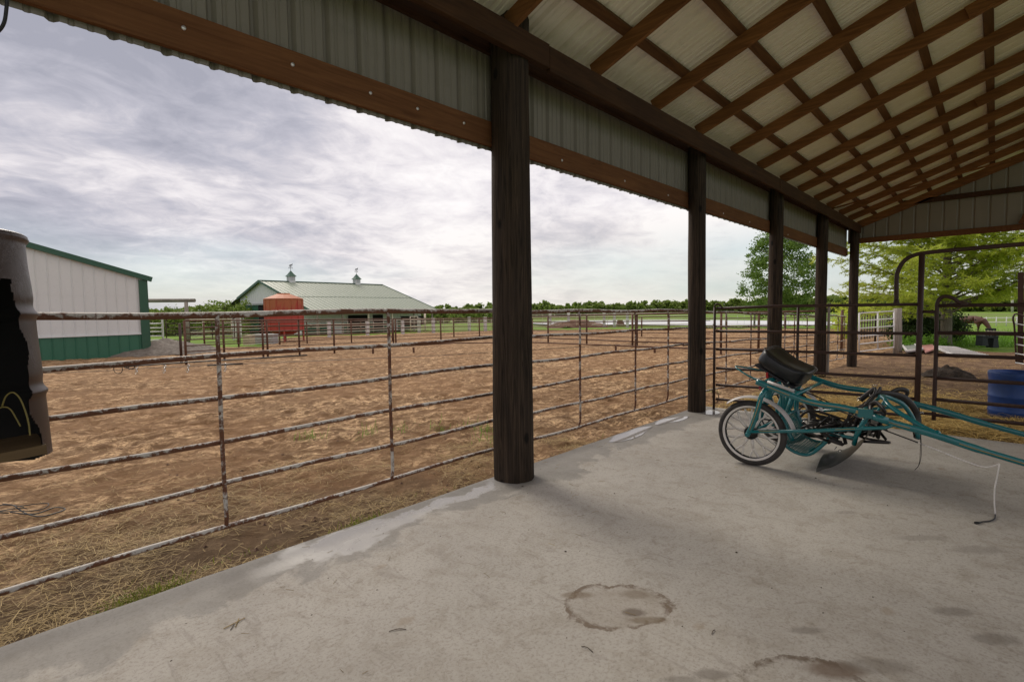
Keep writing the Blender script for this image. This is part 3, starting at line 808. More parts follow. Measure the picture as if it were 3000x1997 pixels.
# ------------------------------------------------------------------ building with green wainscot, left
A_, B_ = G(129, 1056.5), G(438, 1040.2)
zb = min(A_.z, B_.z) - .05
U = (B_ - A_); U.z = 0; U.normalize(); N = Vector((U.y, -U.x, 0))
if N.dot(A_) > 0: N = -N
def on_plane(u, v, P, N_):
    d = ray(u, v); return CAM0 + d * ((P - CAM0).dot(N_) / d.dot(N_))
r0, r1 = on_plane(74, 722, B_, N), on_plane(432, 822, B_, N)
sB = (B_ - A_).dot(U); s0 = (r0 - A_).dot(U); s1 = (r1 - A_).dot(U)
sl = (r1.z - r0.z) / (s1 - s0); LW = 16.0
def rk(s):       # rake height above base, s measured from left end of the wall
    q = s + (sB - LW)
    h = r1.z + sl * (q - s1) - zb
    pk = -2.2
    if q < pk: h = r1.z + sl * (pk - s1) - zb - (-sl) * (pk - q)
    return h
O = Vector((A_.x, A_.y, zb)) + U * (sB - LW)
t = thing('white_metal_barn', 'white metal building with dark green wainscot and trim at the left, behind the barrel', 'barn', (B_.x, B_.y, zb))
wz = on_plane(423, 977.5, B_, N).z - zb
k1 = on_plane(420, 867, B_, N).z - zb
b = MB(); b.ribbed(O, U, LW, (0, 0, 1), lambda s: (wz + .03, k1), N, .41, .05, .03, False); b.ribbed(O + N * .004, U, LW, (0, 0, 1), lambda s: (k1 - .02, rk(s)), N, .41, .05, .03, False)
dpt = 24.0; b.ribbed(O + U * LW, -N, dpt, (0, 0, 1), lambda s: (wz, rk(LW)), U, .41, .05, .03, False); b.build('upper_wall', M_barnwhite, t)
b = MB(); b.ribbed(O, U, LW, (0, 0, 1), lambda s: (0, wz), N, .41, .05, .03, False); b.ribbed(O + U * LW, -N, dpt, (0, 0, 1), lambda s: (0, wz), U, .41, .05, .03, False); b.build('wainscot', M_green, t)
b = MB(); b.beam(O + N * .03 + Vector((0, 0, wz + .01)), O + U * LW + N * .03 + Vector((0, 0, wz + .01)), .05, .06); b.build('base_flashing', M_barnwhite, t)
b = MB(); c = O + U * (LW - .14) + N * .045; b.beam(c, c + Vector((0, 0, rk(LW))), .33, .06, N); c2 = O + U * (LW + .045) - N * .12; b.beam(c2, c2 + Vector((0, 0, rk(LW))), .33, .06, U); b.build('corner_trim', M_greentrim, t)
b = MB(); e0 = O + U * (LW + .25) + N * .10 + Vector((0, 0, rk(LW) + .03)); qpk = (-2.2 - (sB - LW)); e1 = O + U * qpk + N * .10 + Vector((0, 0, rk(qpk) + .10))
b.beam(e0, e1, .10, .24); e2 = O + U * (qpk * 2 - LW) + N * .10 + Vector((0, 0, rk(LW))); b.beam(e1, e2, .10, .24); b.build('rake_trim', M_greentrim, t)
b = MB(); 
for (p, q) in ((e0, e1), (e1, e2)): b.add([p + Vector((0, 0, .115)), q + Vector((0, 0, .115)), q - N * dpt + Vector((0, 0, .115)), p - N * dpt + Vector((0, 0, .115))], [(0, 1, 2, 3)])
b.build('roof', M_greenroof, t)

# ------------------------------------------------------------------ big barn with cupolas
W1, W2 = G(898, 979), G(1187, 967)
zB = (W1.z + W2.z) / 2
U = (W2 - W1); U.z = 0; U.normalize(); N = Vector((U.y, -U.x, 0))
if N.dot(W1) > 0: N = -N
# ridge: pick the depth at which both ridge ends sit at one height and run parallel to the wall
best = None
for dd in [i * .25 for i in range(8, 70)]:
    P = W1 - N * dd; a = on_plane(767, 825.4, P, N); c = on_plane(1112, 833, P, N)
    e = on_plane(1251, 907.5, W1 + N * 3.2, N)
    err = abs(a.z - c.z)
    if best is None or err < best[0]: best = (err, dd, a, c, e)
dd = 9.5; P = W1 - N * dd
ra = on_plane(767, 825.4, P, N); rc = on_plane(1112, 833, P, N); zr = (ra.z + rc.z) / 2
print('BARN', dd, ra, rc, best[:2], 'base', zB, W1, W2)
sa, sc2 = (ra - W1).dot(U), (rc - W1).dot(U); LB = sc2 - sa
PO = 3.0                                             # porch depth in front of the wall
ev = on_plane(1251, 907.5, W1 + N * PO, N); ze = ev.z
print('BARN len', LB, 'ridge z', zr, 'eave z', ze, 'eave s', (ev - W1).dot(U), sc2)
def BP(s, o, z): return Vector((W1.x, W1.y, 0)) + U * s + N * o + Vector((0, 0, z))   # s along, o out towards camera
t = thing('green_roofed_barn', 'long white barn with a pale green metal roof and two cupolas', 'barn', BP((sa + sc2) / 2, 0, zB))
slope = (zr - ze) / (PO + dd)
def proj(p):
    c = CAMM.transposed() @ (Vector(p) - CAM0); return 1500 + F * c.x / -c.z, 998.5 - F * c.y / -c.z
bw = min([3 + i * .25 for i in range(60)], key=lambda w: abs(proj(BP(sa, -dd - w, zr - slope * w))[0] - 704))
back = 2 * bw
print('BARN back', bw, proj(BP(sa, -dd - bw, zr - slope * bw)))
def rzb(o): return zr - slope * abs(o + dd)
L1 = math.hypot(PO + dd + .4, slope * (PO + dd + .4)); V1 = (N - Vector((0, 0, slope))).normalized(); N1 = (N * slope + Vector((0, 0, 1))).normalized()
b = MB(); b.ribbed(BP(sa - .4, -dd, zr + .05), U, LB + .8, V1, lambda s: (0, L1), N1, .61, .06, .04, False)
L2 = L1 * .80; V2 = (-N - Vector((0, 0, slope))).normalized(); N2 = (-N * slope + Vector((0, 0, 1))).normalized()
b.ribbed(BP(sa - .4, -dd, zr + .05), U, LB + .8, V2, lambda s: (0, L2), N2, .61, .06, .04, False)
roof = b.build('roof', M_greenroof, t)
b = MB(); b.beam(BP(sa - .42, -dd, zr + .07), BP(sc2 + .42, -dd, zr + .07), .5, .10); lm = BP(sa - .4, -dd + (PO + dd) * .56, zr + .06 - slope * (PO + dd) * .56); b.beam(lm, lm + U * (LB + .8), .10, .035); b.build('ridge_cap', M_greentrim, roof)
b = MB()
for s_ in (sa - .42, sc2 + .42):
    b.beam(BP(s_, -dd, zr), BP(s_, PO + .4, zr - slope * (PO + dd + .4)), .06, .28); b.beam(BP(s_, -dd, zr), BP(s_, -dd - back * .5 - .1, zr - slope * (back * .5 + .1)), .06, .28)
b.build('rake_trim', M_greentrim, t)
bk = -dd - back * .5
b = MB(); Wg = back * .5 + dd
b.ribbed(BP(sa, bk, zB), N, Wg, (0, 0, 1), lambda s: (0, rzb(bk + s) - zB), -U, .5, .05, .03, False)
fx = (on_plane(1110, 960, W1, N) - W1).dot(U)
b.ribbed(BP(sa, 0, zB), U, LB, (0, 0, 1), lambda s: (1.25, rzb(0) - zB), N, .5, .06, .04, False)
b.ribbed(BP(sc2, 0, zB), -N, Wg, (0, 0, 1), lambda s: (0, rzb(-s) - zB), U, .5, .05, .03, False)
b.build('wall', M_barnwhite, t)
b = MB(); b.ribbed(BP(sa, .01, zB), U, LB, (0, 0, 1), lambda s: (0, 1.25), N, .5, .06, .04, False); b.build('wainscot', M_green, t)
gp = BP(sa, 0, 0)
def og(u, v): q = on_plane(u, v, gp, -U); return (q - gp).dot(N), q.z
oa, za_ = og(719, 895); ob, _ = og(758, 895); oc, _ = og(800, 895)
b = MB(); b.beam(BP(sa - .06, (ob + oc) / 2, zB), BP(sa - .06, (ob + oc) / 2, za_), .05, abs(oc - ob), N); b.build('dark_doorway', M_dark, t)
b = MB(); b.ribbed(BP(sa - .10, oa, zB), N, abs(ob - oa), (0, 0, 1), lambda s: (.1, za_ - zB), -U, .22, .05, .03, False); b.build('sliding_door', M_green, t)
b = MB(); b.beam(BP(sa - .2, oa, za_ + .1), BP(sa - .2, oc, za_ + .1), .16, .2); b.build('door_track', M_galv, t)
for s_, w_ in ((sa + 4.2, 1.1), (sa + 12.5, 1.2)): MB().beam(BP(s_, .06, zB + 1.1), BP(s_ + w_ * 1.2, .06, zB + 1.1), .04, 2.2).build('side_door', M_barnwhite, t)
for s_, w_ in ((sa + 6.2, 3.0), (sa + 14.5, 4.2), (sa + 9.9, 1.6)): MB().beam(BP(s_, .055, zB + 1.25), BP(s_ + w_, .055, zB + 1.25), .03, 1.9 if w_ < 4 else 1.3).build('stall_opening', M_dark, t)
for i, q in enumerate([0.02, .2, .4, .6, .8, .98]):
    b = MB(); s_ = sa + LB * q; b.beam(BP(s_, PO - .15, zB - .2), BP(s_, PO - .15, rzb(PO - .15) - .02), .17, .17, N); b.build('porch_post', M_cream if i in (2, 3) else M_polegrey, t)
b = MB(); b.beam(BP(sa - .3, PO - .15, rzb(PO - .15) - .15), BP(sc2 + .3, PO - .15, rzb(PO - .15) - .15), .08, .26); b.build('porch_beam', M_barnwhite, t)
def cupola(u):
    p = on_plane(u, 830, P, N); s_ = (p - W1).dot(U)
    fsz = 1.05 * 0.5
    B = lambda a, o, z: BP(s_ + a * .76, -dd + o * .76, zr + z * .78)
    b = MB(); b.add([B(a * fsz, o * fsz, z) for z in (-.35, .95) for a, o in ((-1, -1), (1, -1), (1, 1), (-1, 1))], [(0, 1, 5, 4), (1, 2, 6, 5), (2, 3, 7, 6), (3, 0, 4, 7)])
    c_ = b.build('cupola', M_barnwhite, t)
    b = MB()
    for k in range(5):
        z = .30 + k * .125
        for (a0, o0, a1, o1) in ((-.8, 1.04, .8, 1.04), (-1.04, -.8, -1.04, .8)): b.beam(B(a0 * fsz, o0 * fsz, z), B(a1 * fsz, o1 * fsz, z), .02, .035)
    b.build('louvre', M_galv, c_)
    b = MB(); e = fsz * 1.38
    b.add([B(-e, -e, .93), B(e, -e, .93), B(e, e, .93), B(-e, e, .93), B(-e * .55, -e * .55, 1.35), B(e * .55, -e * .55, 1.35), B(e * .55, e * .55, 1.35), B(-e * .55, e * .55, 1.35), B(0, 0, 2.0)],
          [(0, 1, 5, 4), (1, 2, 6, 5), (2, 3, 7, 6), (3, 0, 4, 7), (4, 5, 8), (5, 6, 8), (6, 7, 8), (7, 4, 8), (3, 2, 1, 0)]); b.build('cupola_roof', M_greentrim, c_)
    B0 = B; B = lambda a, o, z: B0(a * .72, o, 1.9 + (z - 1.9) * .74)
    b = MB(); b.tube([B(0, 0, 1.9), B(0, 0, 3.2)], .028, 6)
    for zz_ in (2.55, 2.85): b.beam(B(-.42, 0, zz_), B(.42, 0, zz_), .04, .04)
    for a in (-.42, .42): b.beam(B(a, 0, 2.45), B(a, 0, 2.65), .05, .07, N)
    b.prism([B(-.40, 0, 2.95), B(-.30, 0, 3.22), B(-.18, 0, 3.25), B(-.12, 0, 3.38), B(.05, 0, 3.30), B(.30, 0, 3.38), B(.45, 0, 3.62), B(.52, 0, 3.45), B(.40, 0, 3.22), B(.36, 0, 2.98), B(.28, 0, 3.14), B(-.05, 0, 3.10), B(-.12, 0, 2.93), B(-.2, 0, 3.1)], N * .04)
    b.build('weathervane', M_wire, c_)
cupola(853); cupola(1045)

# ------------------------------------------------------------------ rusty red bulk tank
def at_ground(u, v): return G(u, v)
tb = G(836, 1000); sF = tb.x * FW.x + tb.y * FW.y
mpp = sF / F * 1.0
t = thing('red_feed_tank', 'rusty red faceted metal tank on legs in front of the green roofed barn', 'tank', tb)
Lp = at_fwd(778, 900, sF); Rp = at_fwd(885, 900, sF); rad = (Rp - Lp).length / 2 * .985; cc = (Lp + Rp) / 2; cc.z = 0
def zat(v): return at_fwd(832, v, sF).z
b = MB(); b.lathe([(rad, zat(966)), (rad, zat(876))], cc, 16, smooth=False); body = b.build('body', M_silo, t)
b = MB(); b.lathe([(rad * 1.02, zat(876) - .03), (rad * 1.02, zat(876) + .03), (rad * .34, zat(861)), (rad * .34, zat(859)), (.01, zat(859))], cc, 16, smooth=False); b.build('lid', M_silo, t)
b = MB()
for k in range(16):
    th = 2 * math.pi * k / 16; e = Vector((math.cos(th), math.sin(th), 0)); b.beam(cc + e * rad * 1.01 + Vector((0, 0, zat(966))), cc + e * rad * 1.01 + Vector((0, 0, zat(877))), .05, .04, e)
b.build('seam', M_silo, body)
b = MB(); b.lathe([(rad, zat(966)), (rad * .80, zat(970)), (rad * .35, zat(982)), (.01, zat(982))], cc, 16, smooth=False); b.build('hopper', M_silo, t)
for k in range(4):
    th = math.pi / 4 + k * math.pi / 2 + .35; e = Vector((math.cos(th), math.sin(th), 0)) * rad * .96
    MB().beam(cc + e + Vector((0, 0, tb.z - .2)), cc + e + Vector((0, 0, zat(945))), .11, .11, (1, 0, 0)).build('leg', M_silo, t)

# ------------------------------------------------------------------ log gateway and yard left of the barn
p = G(545, 1004); sF = p.x * FW.x + p.y * FW.y
t = thing('log_gateway', 'grey log crossbeam on a post beside the white metal building', 'gateway', p)
a = at_fwd(571, 880, sF + .2); b0 = at_fwd(340, 881, sF + .2)
MB().tube([b0, (b0 + a) / 2, a], [.15, .155, .15], 14).build('crossbeam', M_loggrey, t)
q = at_fwd(545, 884, sF); MB().tube([Vector((q.x, q.y, p.z - .2)), Vector((q.x, q.y, q.z))], [.17, .14], 14).build('post', M_polegrey, t)
q = at_fwd(372, 884, sF); MB().tube([Vector((q.x, q.y, p.z - .2)), Vector((q.x, q.y, q.z))], [.17, .14], 14).build('post', M_polegrey, t)

def rail_run(name, label, cat, pts, zs, r, m, post_r=None, posts=None, post_m=None, ph=None, group=None, vert=None, vr=.012, post_sq=False, sink=.2):
    """a straight or bent run of pipe rails on posts following the ground; pts ground points; zs heights above ground"""
    c = sum(pts, Vector()) / len(pts)
    t = thing(name, label, cat, pts[0], group)
    for z in zs:
        zz_, rr = z if isinstance(z, tuple) else (z, r)
        MB().tube([p + Vector((0, 0, zz_)) for p in pts], rr, 8).build('rail', m, t)
    if posts:
        for p in posts:
            b = MB(); q = p + Vector((0, 0, ph))
            if post_sq: b.beam(p - Vector((0, 0, sink)), q, post_r * 2, post_r * 2, (1, 0, 0))
            else: b.tube([p - Vector((0, 0, sink)), q], post_r, 10)
            b.build('post', post_m or m, t)
    if vert:
        for p in vert: MB().tube([p + Vector((0, 0, min(z if not isinstance(z, tuple) else z[0] for z in zs))), p + Vector((0, 0, max(z if not isinstance(z, tuple) else z[0] for z in zs)))], vr, 6).build('upright', m, t)
    return t
def lerp(a, b, t_): return a + (b - a) * t_
def along(a, b, n): return [lerp(a, b, i / n) for i in range(n + 1)]
# near rusty pipe fence across the arena
A1, A2, A3, A4 = G(546, 1067), G(785, 1047), G(980, 1035), G(1150, 1025)
pz1 = [(1.66, .03), 1.40, 1.16, .93, .70, .48, (.22, .035)]
rail_run('pipe_fence', 'rust brown pipe fence run in the arena, in front of the red tank', 'fence', [A1, A2, A3, A4], pz1, .019, M_rust, .045, [A1, G(658, 1056), G(772, 1048), A2, G(878, 1041), A3], ph=1.66)
tq = G(532, 1062); rail_run('gate_end_post', 'dark pipe post standing beside the end of the rust brown pipe fence', 'post', [tq, tq + Vector((.01, 0, 0))], [], .02, M_brown, .05, [tq], ph=1.55)
# low kick rail that runs on to the right with short feet
B1, B2, B3, B4, B5 = A4, G(1330, 1013.5), G(1572, 1012), G(2014, 1032), G(2250, 1036)
def lowz(p): return Vector((p.x, p.y, p.z + .18))
t = thing('low_pipe_rail', 'low rusty kick rail on short feet running across the arena', 'rail', B1)
MB().tube([lowz(p) for p in (A4, B2, B3, B4, B5)], .035, 8).build('rail', M_rust, t)
for u, v in [(1093, 1037), (1212, 1033), (1804, 1028), (1918, 1033), (2112, 1038)]:
    p = G(u, v); MB().beam(p - Vector((0, 0, .1)), p + Vector((0, 0, .26)), .07, .07, (1, 0, 0)).build('foot', M_rust, t)
# second rusty run behind
C0, C1, C2, C3 = G(1153, 1006), G(1292, 999), G(1405, 993), G(1480, 991)
rail_run('pipe_fence', 'rust brown pipe fence run behind the nearest pole, left part of it', 'fence', [C0, C1, C2, C3], [(1.72, .035), 1.40, 1.1, .8, .5, .25], .019, M_rust, .055, [C0, G(1160, 1006), C1, C2], ph=1.72)
D0, D1, D2, D3, D4 = G(1480, 996), G(1606, 1003), G(1719, 1008), G(1860, 1016), G(2080, 1024)
rail_run('pipe_fence', 'rust brown pipe fence run between the nearest pole and the second pole', 'fence', [D0, D1, D2, D3, D4], [(1.72, .04), 1.36, (1.05, .012), .75, .5, (.28, .035)], .018, M_rust, .055, [D1, D2, G(1853, 1016), G(1866, 1016)], ph=1.72)
E0, E1, E2 = G(2050, 1020), G(2222, 1020), G(2400, 1026)
rail_run('pipe_fence', 'rust brown pipe fence run seen behind the third pole', 'fence', [E0, E1, E2], [(1.72, .04), 1.45, 1.1, .8, .5, .28], .019, M_rust, .055, [E1, G(2465, 1028), G(2112, 1021)], ph=1.74)
F0, F1_, F2_ = G(600, 1022), G(900, 1006), G(1150, 1000)
rail_run('pipe_fence', 'far rusty pipe pen fence between the red tank and the arena', 'fence', [F0, F1_, F2_], [(1.6, .03), 1.3, 1.0, .7, .4], .022, M_rust, .05, [F0, G(700, 1017), G(820, 1010), F1_, G(1030, 1003), F2_], ph=1.65)
F3, F4, F5 = G(1160, 990), G(1560, 984), G(2040, 988)
rail_run('pipe_fence', 'far rusty pipe pen fence in front of the soil mound and pond', 'fence', [F3, F4, F5], [(1.6, .035), 1.25, .9, .55], .022, M_rust, .06, [F3, G(1330, 987), F4, G(1700, 985), G(1880, 986), F5], ph=1.65)
# cream pipe corral behind, on white wooden posts
K = [G(640, 998), G(834, 992), G(965, 987), G(1077, 982), G(1180, 978)]
vp = [G(u, 999 - (u - 640) * .037) for u in (700, 862, 892, 936, 1020, 1058, 1095, 1125)]
rail_run('corral_fence', 'cream pipe corral on white posts in front of the green roofed barn', 'fence', K, [1.55, 1.28, 1.02, .76, .50, .25], .028, M_cream, .14, [K[1], K[2], K[3], K[4]], M_whitewood, 1.55, None, vp, .018, True)
K2 = [G(1180, 978), G(1270, 975), G(1345, 972), G(1480, 968)]
vp = [G(u, 979 - (u - 1180) * .035) for u in (1205, 1240, 1300, 1325, 1375, 1400, 1440)]
rail_run('corral_fence', 'cream pipe corral on white posts right of the green roofed barn', 'fence', K2, [1.6, 1.32, 1.05, .78, .50, .25], .028, M_cream, .15, [K2[1], G(1228, 972), G(1375, 966), G(1422, 970)], M_whitewood, 1.75, None, vp, .018, True)
K3 = [G(1480, 966), G(1580, 960), G(1666, 958), G(1900, 956), G(2060, 955)]
vp = [G(u, 960) for u in (1555, 1590, 1625, 1690, 1720, 1742, 1780, 1800, 1850)]
rail_run('corral_fence', 'white and cream pipe corral in front of the pond', 'fence', K3, [1.9, 1.5, 1.1, .7, .3], .04, M_cream, .15, [G(1612, 958), K3[2], G(1770, 957), G(1800, 957), G(1838, 958)], M_whitewood, 2.2, None, vp, .022, True)
K4 = [G(1960, 962), G(2090, 958), G(2260, 960), G(2480, 968)]
vp = [G(u, 960) for u in (2030, 2058, 2090, 2130, 2160, 2180, 2310, 2350)]
rail_run('wire_fence', 'thin wire fence on grey posts along the pond edge', 'fence', K4, [1.55, 1.2, .85, .45], .014, M_galv, .12, [G(1960, 962), G(2127, 960), G(2210, 958), G(2300, 962), G(2390, 966)], M_polegrey, 1.7, None, vp, .012)
# yellowish post and small cream gate beyond
p = G(1246, 972); solo(MB().tube([p, p + Vector((0, 0, 2.6))], .12, 8), 'wooden_post', M_cream, 'tan wooden post beside the small cream hurdle right of the barn', 'post', p)
a, c = G(1203, 972), G(1225, 971)
rail_run('hurdle', 'small rounded cream hurdle standing at the right end of the barn', 'hurdle', [a, c], [.3, .7, 1.1, 1.5, 1.9], .04, M_cream, .05, [a, c], ph=1.9)
# yard gate, white board posts and trailer tongue
a, c = G(489, 1006), G(688, 999)
t = rail_run('tube_gate', 'long rusty red tubular gate with rounded corners behind the arena, left of the barn', 'gate', [a, c], [.30, .62, .80, 1.02, 1.30, 1.62], .032, M_brown, .035, [a, lerp(a, c, .33), lerp(a, c, .66)], ph=1.75, sink=-.2)
up = Vector((0, 0, 1)); MB().tube(curve([a + up * .3, a + up * 1.7, a + up * 1.95 + (c - a) * .02, lerp(a, c, .05) + up * 2.06, lerp(a, c, .95) + up * 2.06, c + up * 1.95 - (c - a) * .02, c + up * 1.7, c + up * .3], 5), .035, 8).build('frame', M_brown, t)
a = G(479, 1010); sF = a.x * FW.x + a.y * FW.y
t = thing('rail_fence_end', 'wide white board post with five white rails, against the white metal building corner', 'fence', a)
MB().beam(a, Vector((a.x, a.y, at_fwd(479, 930, sF).z)), .42, .06, (1, 0, 0)).build('post', M_whitewood, t)
for v0, v1 in ((949, 947), (961, 960), (973, 971), (985, 984), (998, 995), (1012, 1003)):
    MB().tube([at_fwd(405, v0, sF + .4), at_fwd(478, v1, sF)], .045, 8).build('rail', M_whitep, t)
a, c = G(537, 1000), G(536, 1000)
for (u0, u1, lab) in ((552, 680, 'cream pipe hurdles beyond the long tubular gate'),):
    a, c = G(u0, 996), G(u1, 990); rail_run('corral_fence', lab, 'fence', [a, c], [.3, .75, 1.15, 1.6, 1.95], .04, M_cream, .05, along(a, c, 3), ph=2.0)
for u, v, lab in ((686, 996, 'white plank post at the barn side of the long tubular gate, left one'), (693, 993, 'white plank post at the barn side of the long tubular gate, right one'), (706, 990, 'white plank post just in front of the green sliding door')):
    p = G(u, v); solo(MB().beam(p, p + Vector((0, 0, 2.4)), .28, .10, (1, 0, 0)), 'plank_post', M_whitewood, lab, 'post', p)
p = G(700, 1008); solo(MB().tube([p, p + Vector((0, 0, 2.4))], .14, 8), 'wooden_post', M_polegrey, 'grey wooden post left of the beige block', 'post', p)
def block(u0, u1, vt, vb, dep, name, m, lab, cat):
    p = G((u0 + u1) / 2, vb); s = p.x * FW.x + p.y * FW.y
    a, c = at_fwd(u0, vb, s), at_fwd(u1, vb, s); a.z = c.z = p.z; h = at_fwd(u0, vt, s).z - p.z
    d = Vector((FW.x, FW.y, 0)) * dep
    b = MB(); b.prism([a, c, c + d, a + d], (0, 0, h)); b.v = [v + Vector((.03 * mnoise.noise(v * 3), .03 * mnoise.noise(v * 2.1), .02 * mnoise.noise(v * 1.3))) for v in b.v]
    return solo(b, name, m, lab, cat, p)
block(740, 799, 980, 1007, 1.0, 'concrete_block', M_conc_block, 'low grey concrete block beside the red tank', 'block')
block(712, 731, 983, 1011, .8, 'stone_block', M_beige, 'tall beige stone block left of the grey concrete block', 'block')
# trailer tongue
p = G(515, 1020); s = p.x * FW.x + p.y * FW.y
t = thing('trailer_tongue', 'black trailer tongue and jack sticking out from behind the building corner', 'trailer', p)
MB().beam(at_fwd(455, 1012, s), at_fwd(515, 1015, s), .10, .16).build('drawbar', M_wire, t); MB().beam(at_fwd(460, 1016, s + .8), at_fwd(515, 1016, s), .08, .12).build('drawbar', M_wire, t)
b = MB(); b.tube([at_fwd(518, 1020, s), at_fwd(518, 1006, s)], .10, 10); b.lathe([(.16, 0), (.18, .05), (.18, .3), (.13, .35), (.01, .36)], at_fwd(516, 1013, s), 12); b.build('jack', M_wire, t)
# dark gravel heap beside the building
def heap(c, rx, ry, h, seed, n=26, ang=0):
    b = MB(); vs = []; 
    for j in range(n + 1):
        for i in range(n + 1):
            a, q = i / n * 2 - 1, j / n * 2 - 1; r = math.hypot(a, q)
            z = max(0.0, 1 - r * (1 + .25 * mnoise.noise(Vector((a * 1.5 + seed, q * 1.5, 0))))) ** .6 * h * (1 + .5 * mnoise.noise(Vector((a * 3 + seed, q * 3, 1)))) + .05 * h * mnoise.noise(Vector((a * 12, q * 12, seed)))
            x, y = a * rx * math.cos(ang) - q * ry * math.sin(ang), a * rx * math.sin(ang) + q * ry * math.cos(ang)
            vs.append((c.x + x, c.y + y, c.z - .06 + z))
    b.add(vs, [(j * (n + 1) + i, j * (n + 1) + i + 1, (j + 1) * (n + 1) + i + 1, (j + 1) * (n + 1) + i) for j in range(n) for i in range(n)], True); return b
M_gravel = simple('dark_gravel', (.10, .085, .07), (.20, .175, .15), rough=.95, scale=6, bump=.8, bdist=.05)
p = G(475, 1036); solo(heap(p, 2.6, 2.0, .85, 3), 'gravel_heap', M_gravel, 'dark gravel heap beside the corner of the white metal building', 'heap', p)
M_mound = simple('brown_soil', (.10, .055, .035), (.17, .10, .065), rough=.95, scale=1.5, bump=.7, bdist=.1)
p = G(1693, 957); solo(heap(p, 4.6, 3.0, 1.15, 8, ang=-.75), 'soil_mound', M_mound, 'long brown soil mound beyond the arena, in front of the pond', 'mound', p)
p = G(1822, 954); s = p.x * FW.x + p.y * FW.y
a, c = at_fwd(1808, 953, s), at_fwd(1832, 953, s); b = MB(); a2, c2_ = at_fwd(1812, 938, s), at_fwd(1826, 938, s); d = Vector((FW.x, FW.y, 0))
b.add([a, c, c + d * 1.2, a + d * 1.2, a2 + d * .4, c2_ + d * .4, c2_ + d * .8, a2 + d * .8], [(3, 2, 1, 0), (4, 5, 6, 7), (0, 1, 5, 4), (1, 2, 6, 5), (2, 3, 7, 6), (3, 0, 4, 7)])
solo(b, 'feed_bin', M_rust, 'reddish brown tapered feed bin to the right of the soil mound', 'bin', p)

# cable with hanging chains along the near fence
t = thing('overhead_cable', 'black cable with a coiled loop and hanging drops, running behind the left pipe panel', 'cable', (1.6, 7.5, g(1.6, 7.5)))
def cab(u, v, s=7.6): return at_fwd(u, v, s)
MB().tube([cab(60, 1084), cab(230, 1080), cab(330, 1075), cab(420, 1070), cab(545, 1061), cab(700, 1052), cab(900, 1040)], .010, 6).build('hose', M_wire, t)
MB().tube([cab(60, 1094), cab(230, 1090), cab(420, 1079), cab(600, 1070), cab(900, 1058), cab(1300, 1040), cab(1900, 1004)], .0035, 5).build('wire', M_wire, t)
b = MB(); c_ = cab(346, 1081); ri = ray(1, 0) - ray(0, 0)
rr_ = (cab(359, 1081) - c_).length; hx = (cab(359, 1081) - c_).normalized()
b.tube([c_ + hx * (math.cos(k * .393) * rr_) + Vector((0, 0, math.sin(k * .393) * rr_)) for k in range(16)], .005, 6, closed=True)
b.tube(curve([cab(358, 1072), cab(372, 1078), cab(385, 1070), cab(395, 1076), cab(380, 1080), cab(366, 1070), cab(390, 1068), cab(404, 1072)]), .006, 6); b.build('coil', M_wire, t)
for i, u in enumerate((400, 482, 551, 660)):
    v0 = 1068 - (u - 400) * .026
    chain([cab(u, v0), cab(u + 1, v0 + 12), cab(u - 1, v0 + 22), cab(u, v0 + 28)], 'drop_chain', t, M_chrome, .035, .006, .016)
b = MB(); b.tube([cab(608, 1070), cab(711, 1065)], .012, 6); b.build('hose_sleeve', M_wire, t)
# coiled black wire on the dirt, lower left
b = MB(); c_ = gz(60, 1497, -.06); 
for q in range(3):
    w = rnd.uniform(.16, .3); dx_ = rnd.uniform(-.3, .2)
    b.tube(curve([c_ + Vector((dx_ + w * math.cos(a * .9 + q) * 1.2, dx_ * -.8 + .12 * math.sin(a * .9 + q) - .9 * w * math.cos(a * .9 + q), .03 + .02 * math.sin(a * 3))) for a in range(7)], 4), .004, 5)
b.tube(curve([gz(8, 1475, -.05), gz(40, 1480, .0), gz(70, 1500, -.05), gz(120, 1512, -.06), gz(190, 1492, -.06), gz(160, 1486, -.06), gz(100, 1505, -.06), gz(30, 1500, -.05)]), .005, 5)
solo(b, 'tangled_wire', M_wire, 'tangled black wire lying on the straw beneath the barrel', 'wire', c_)

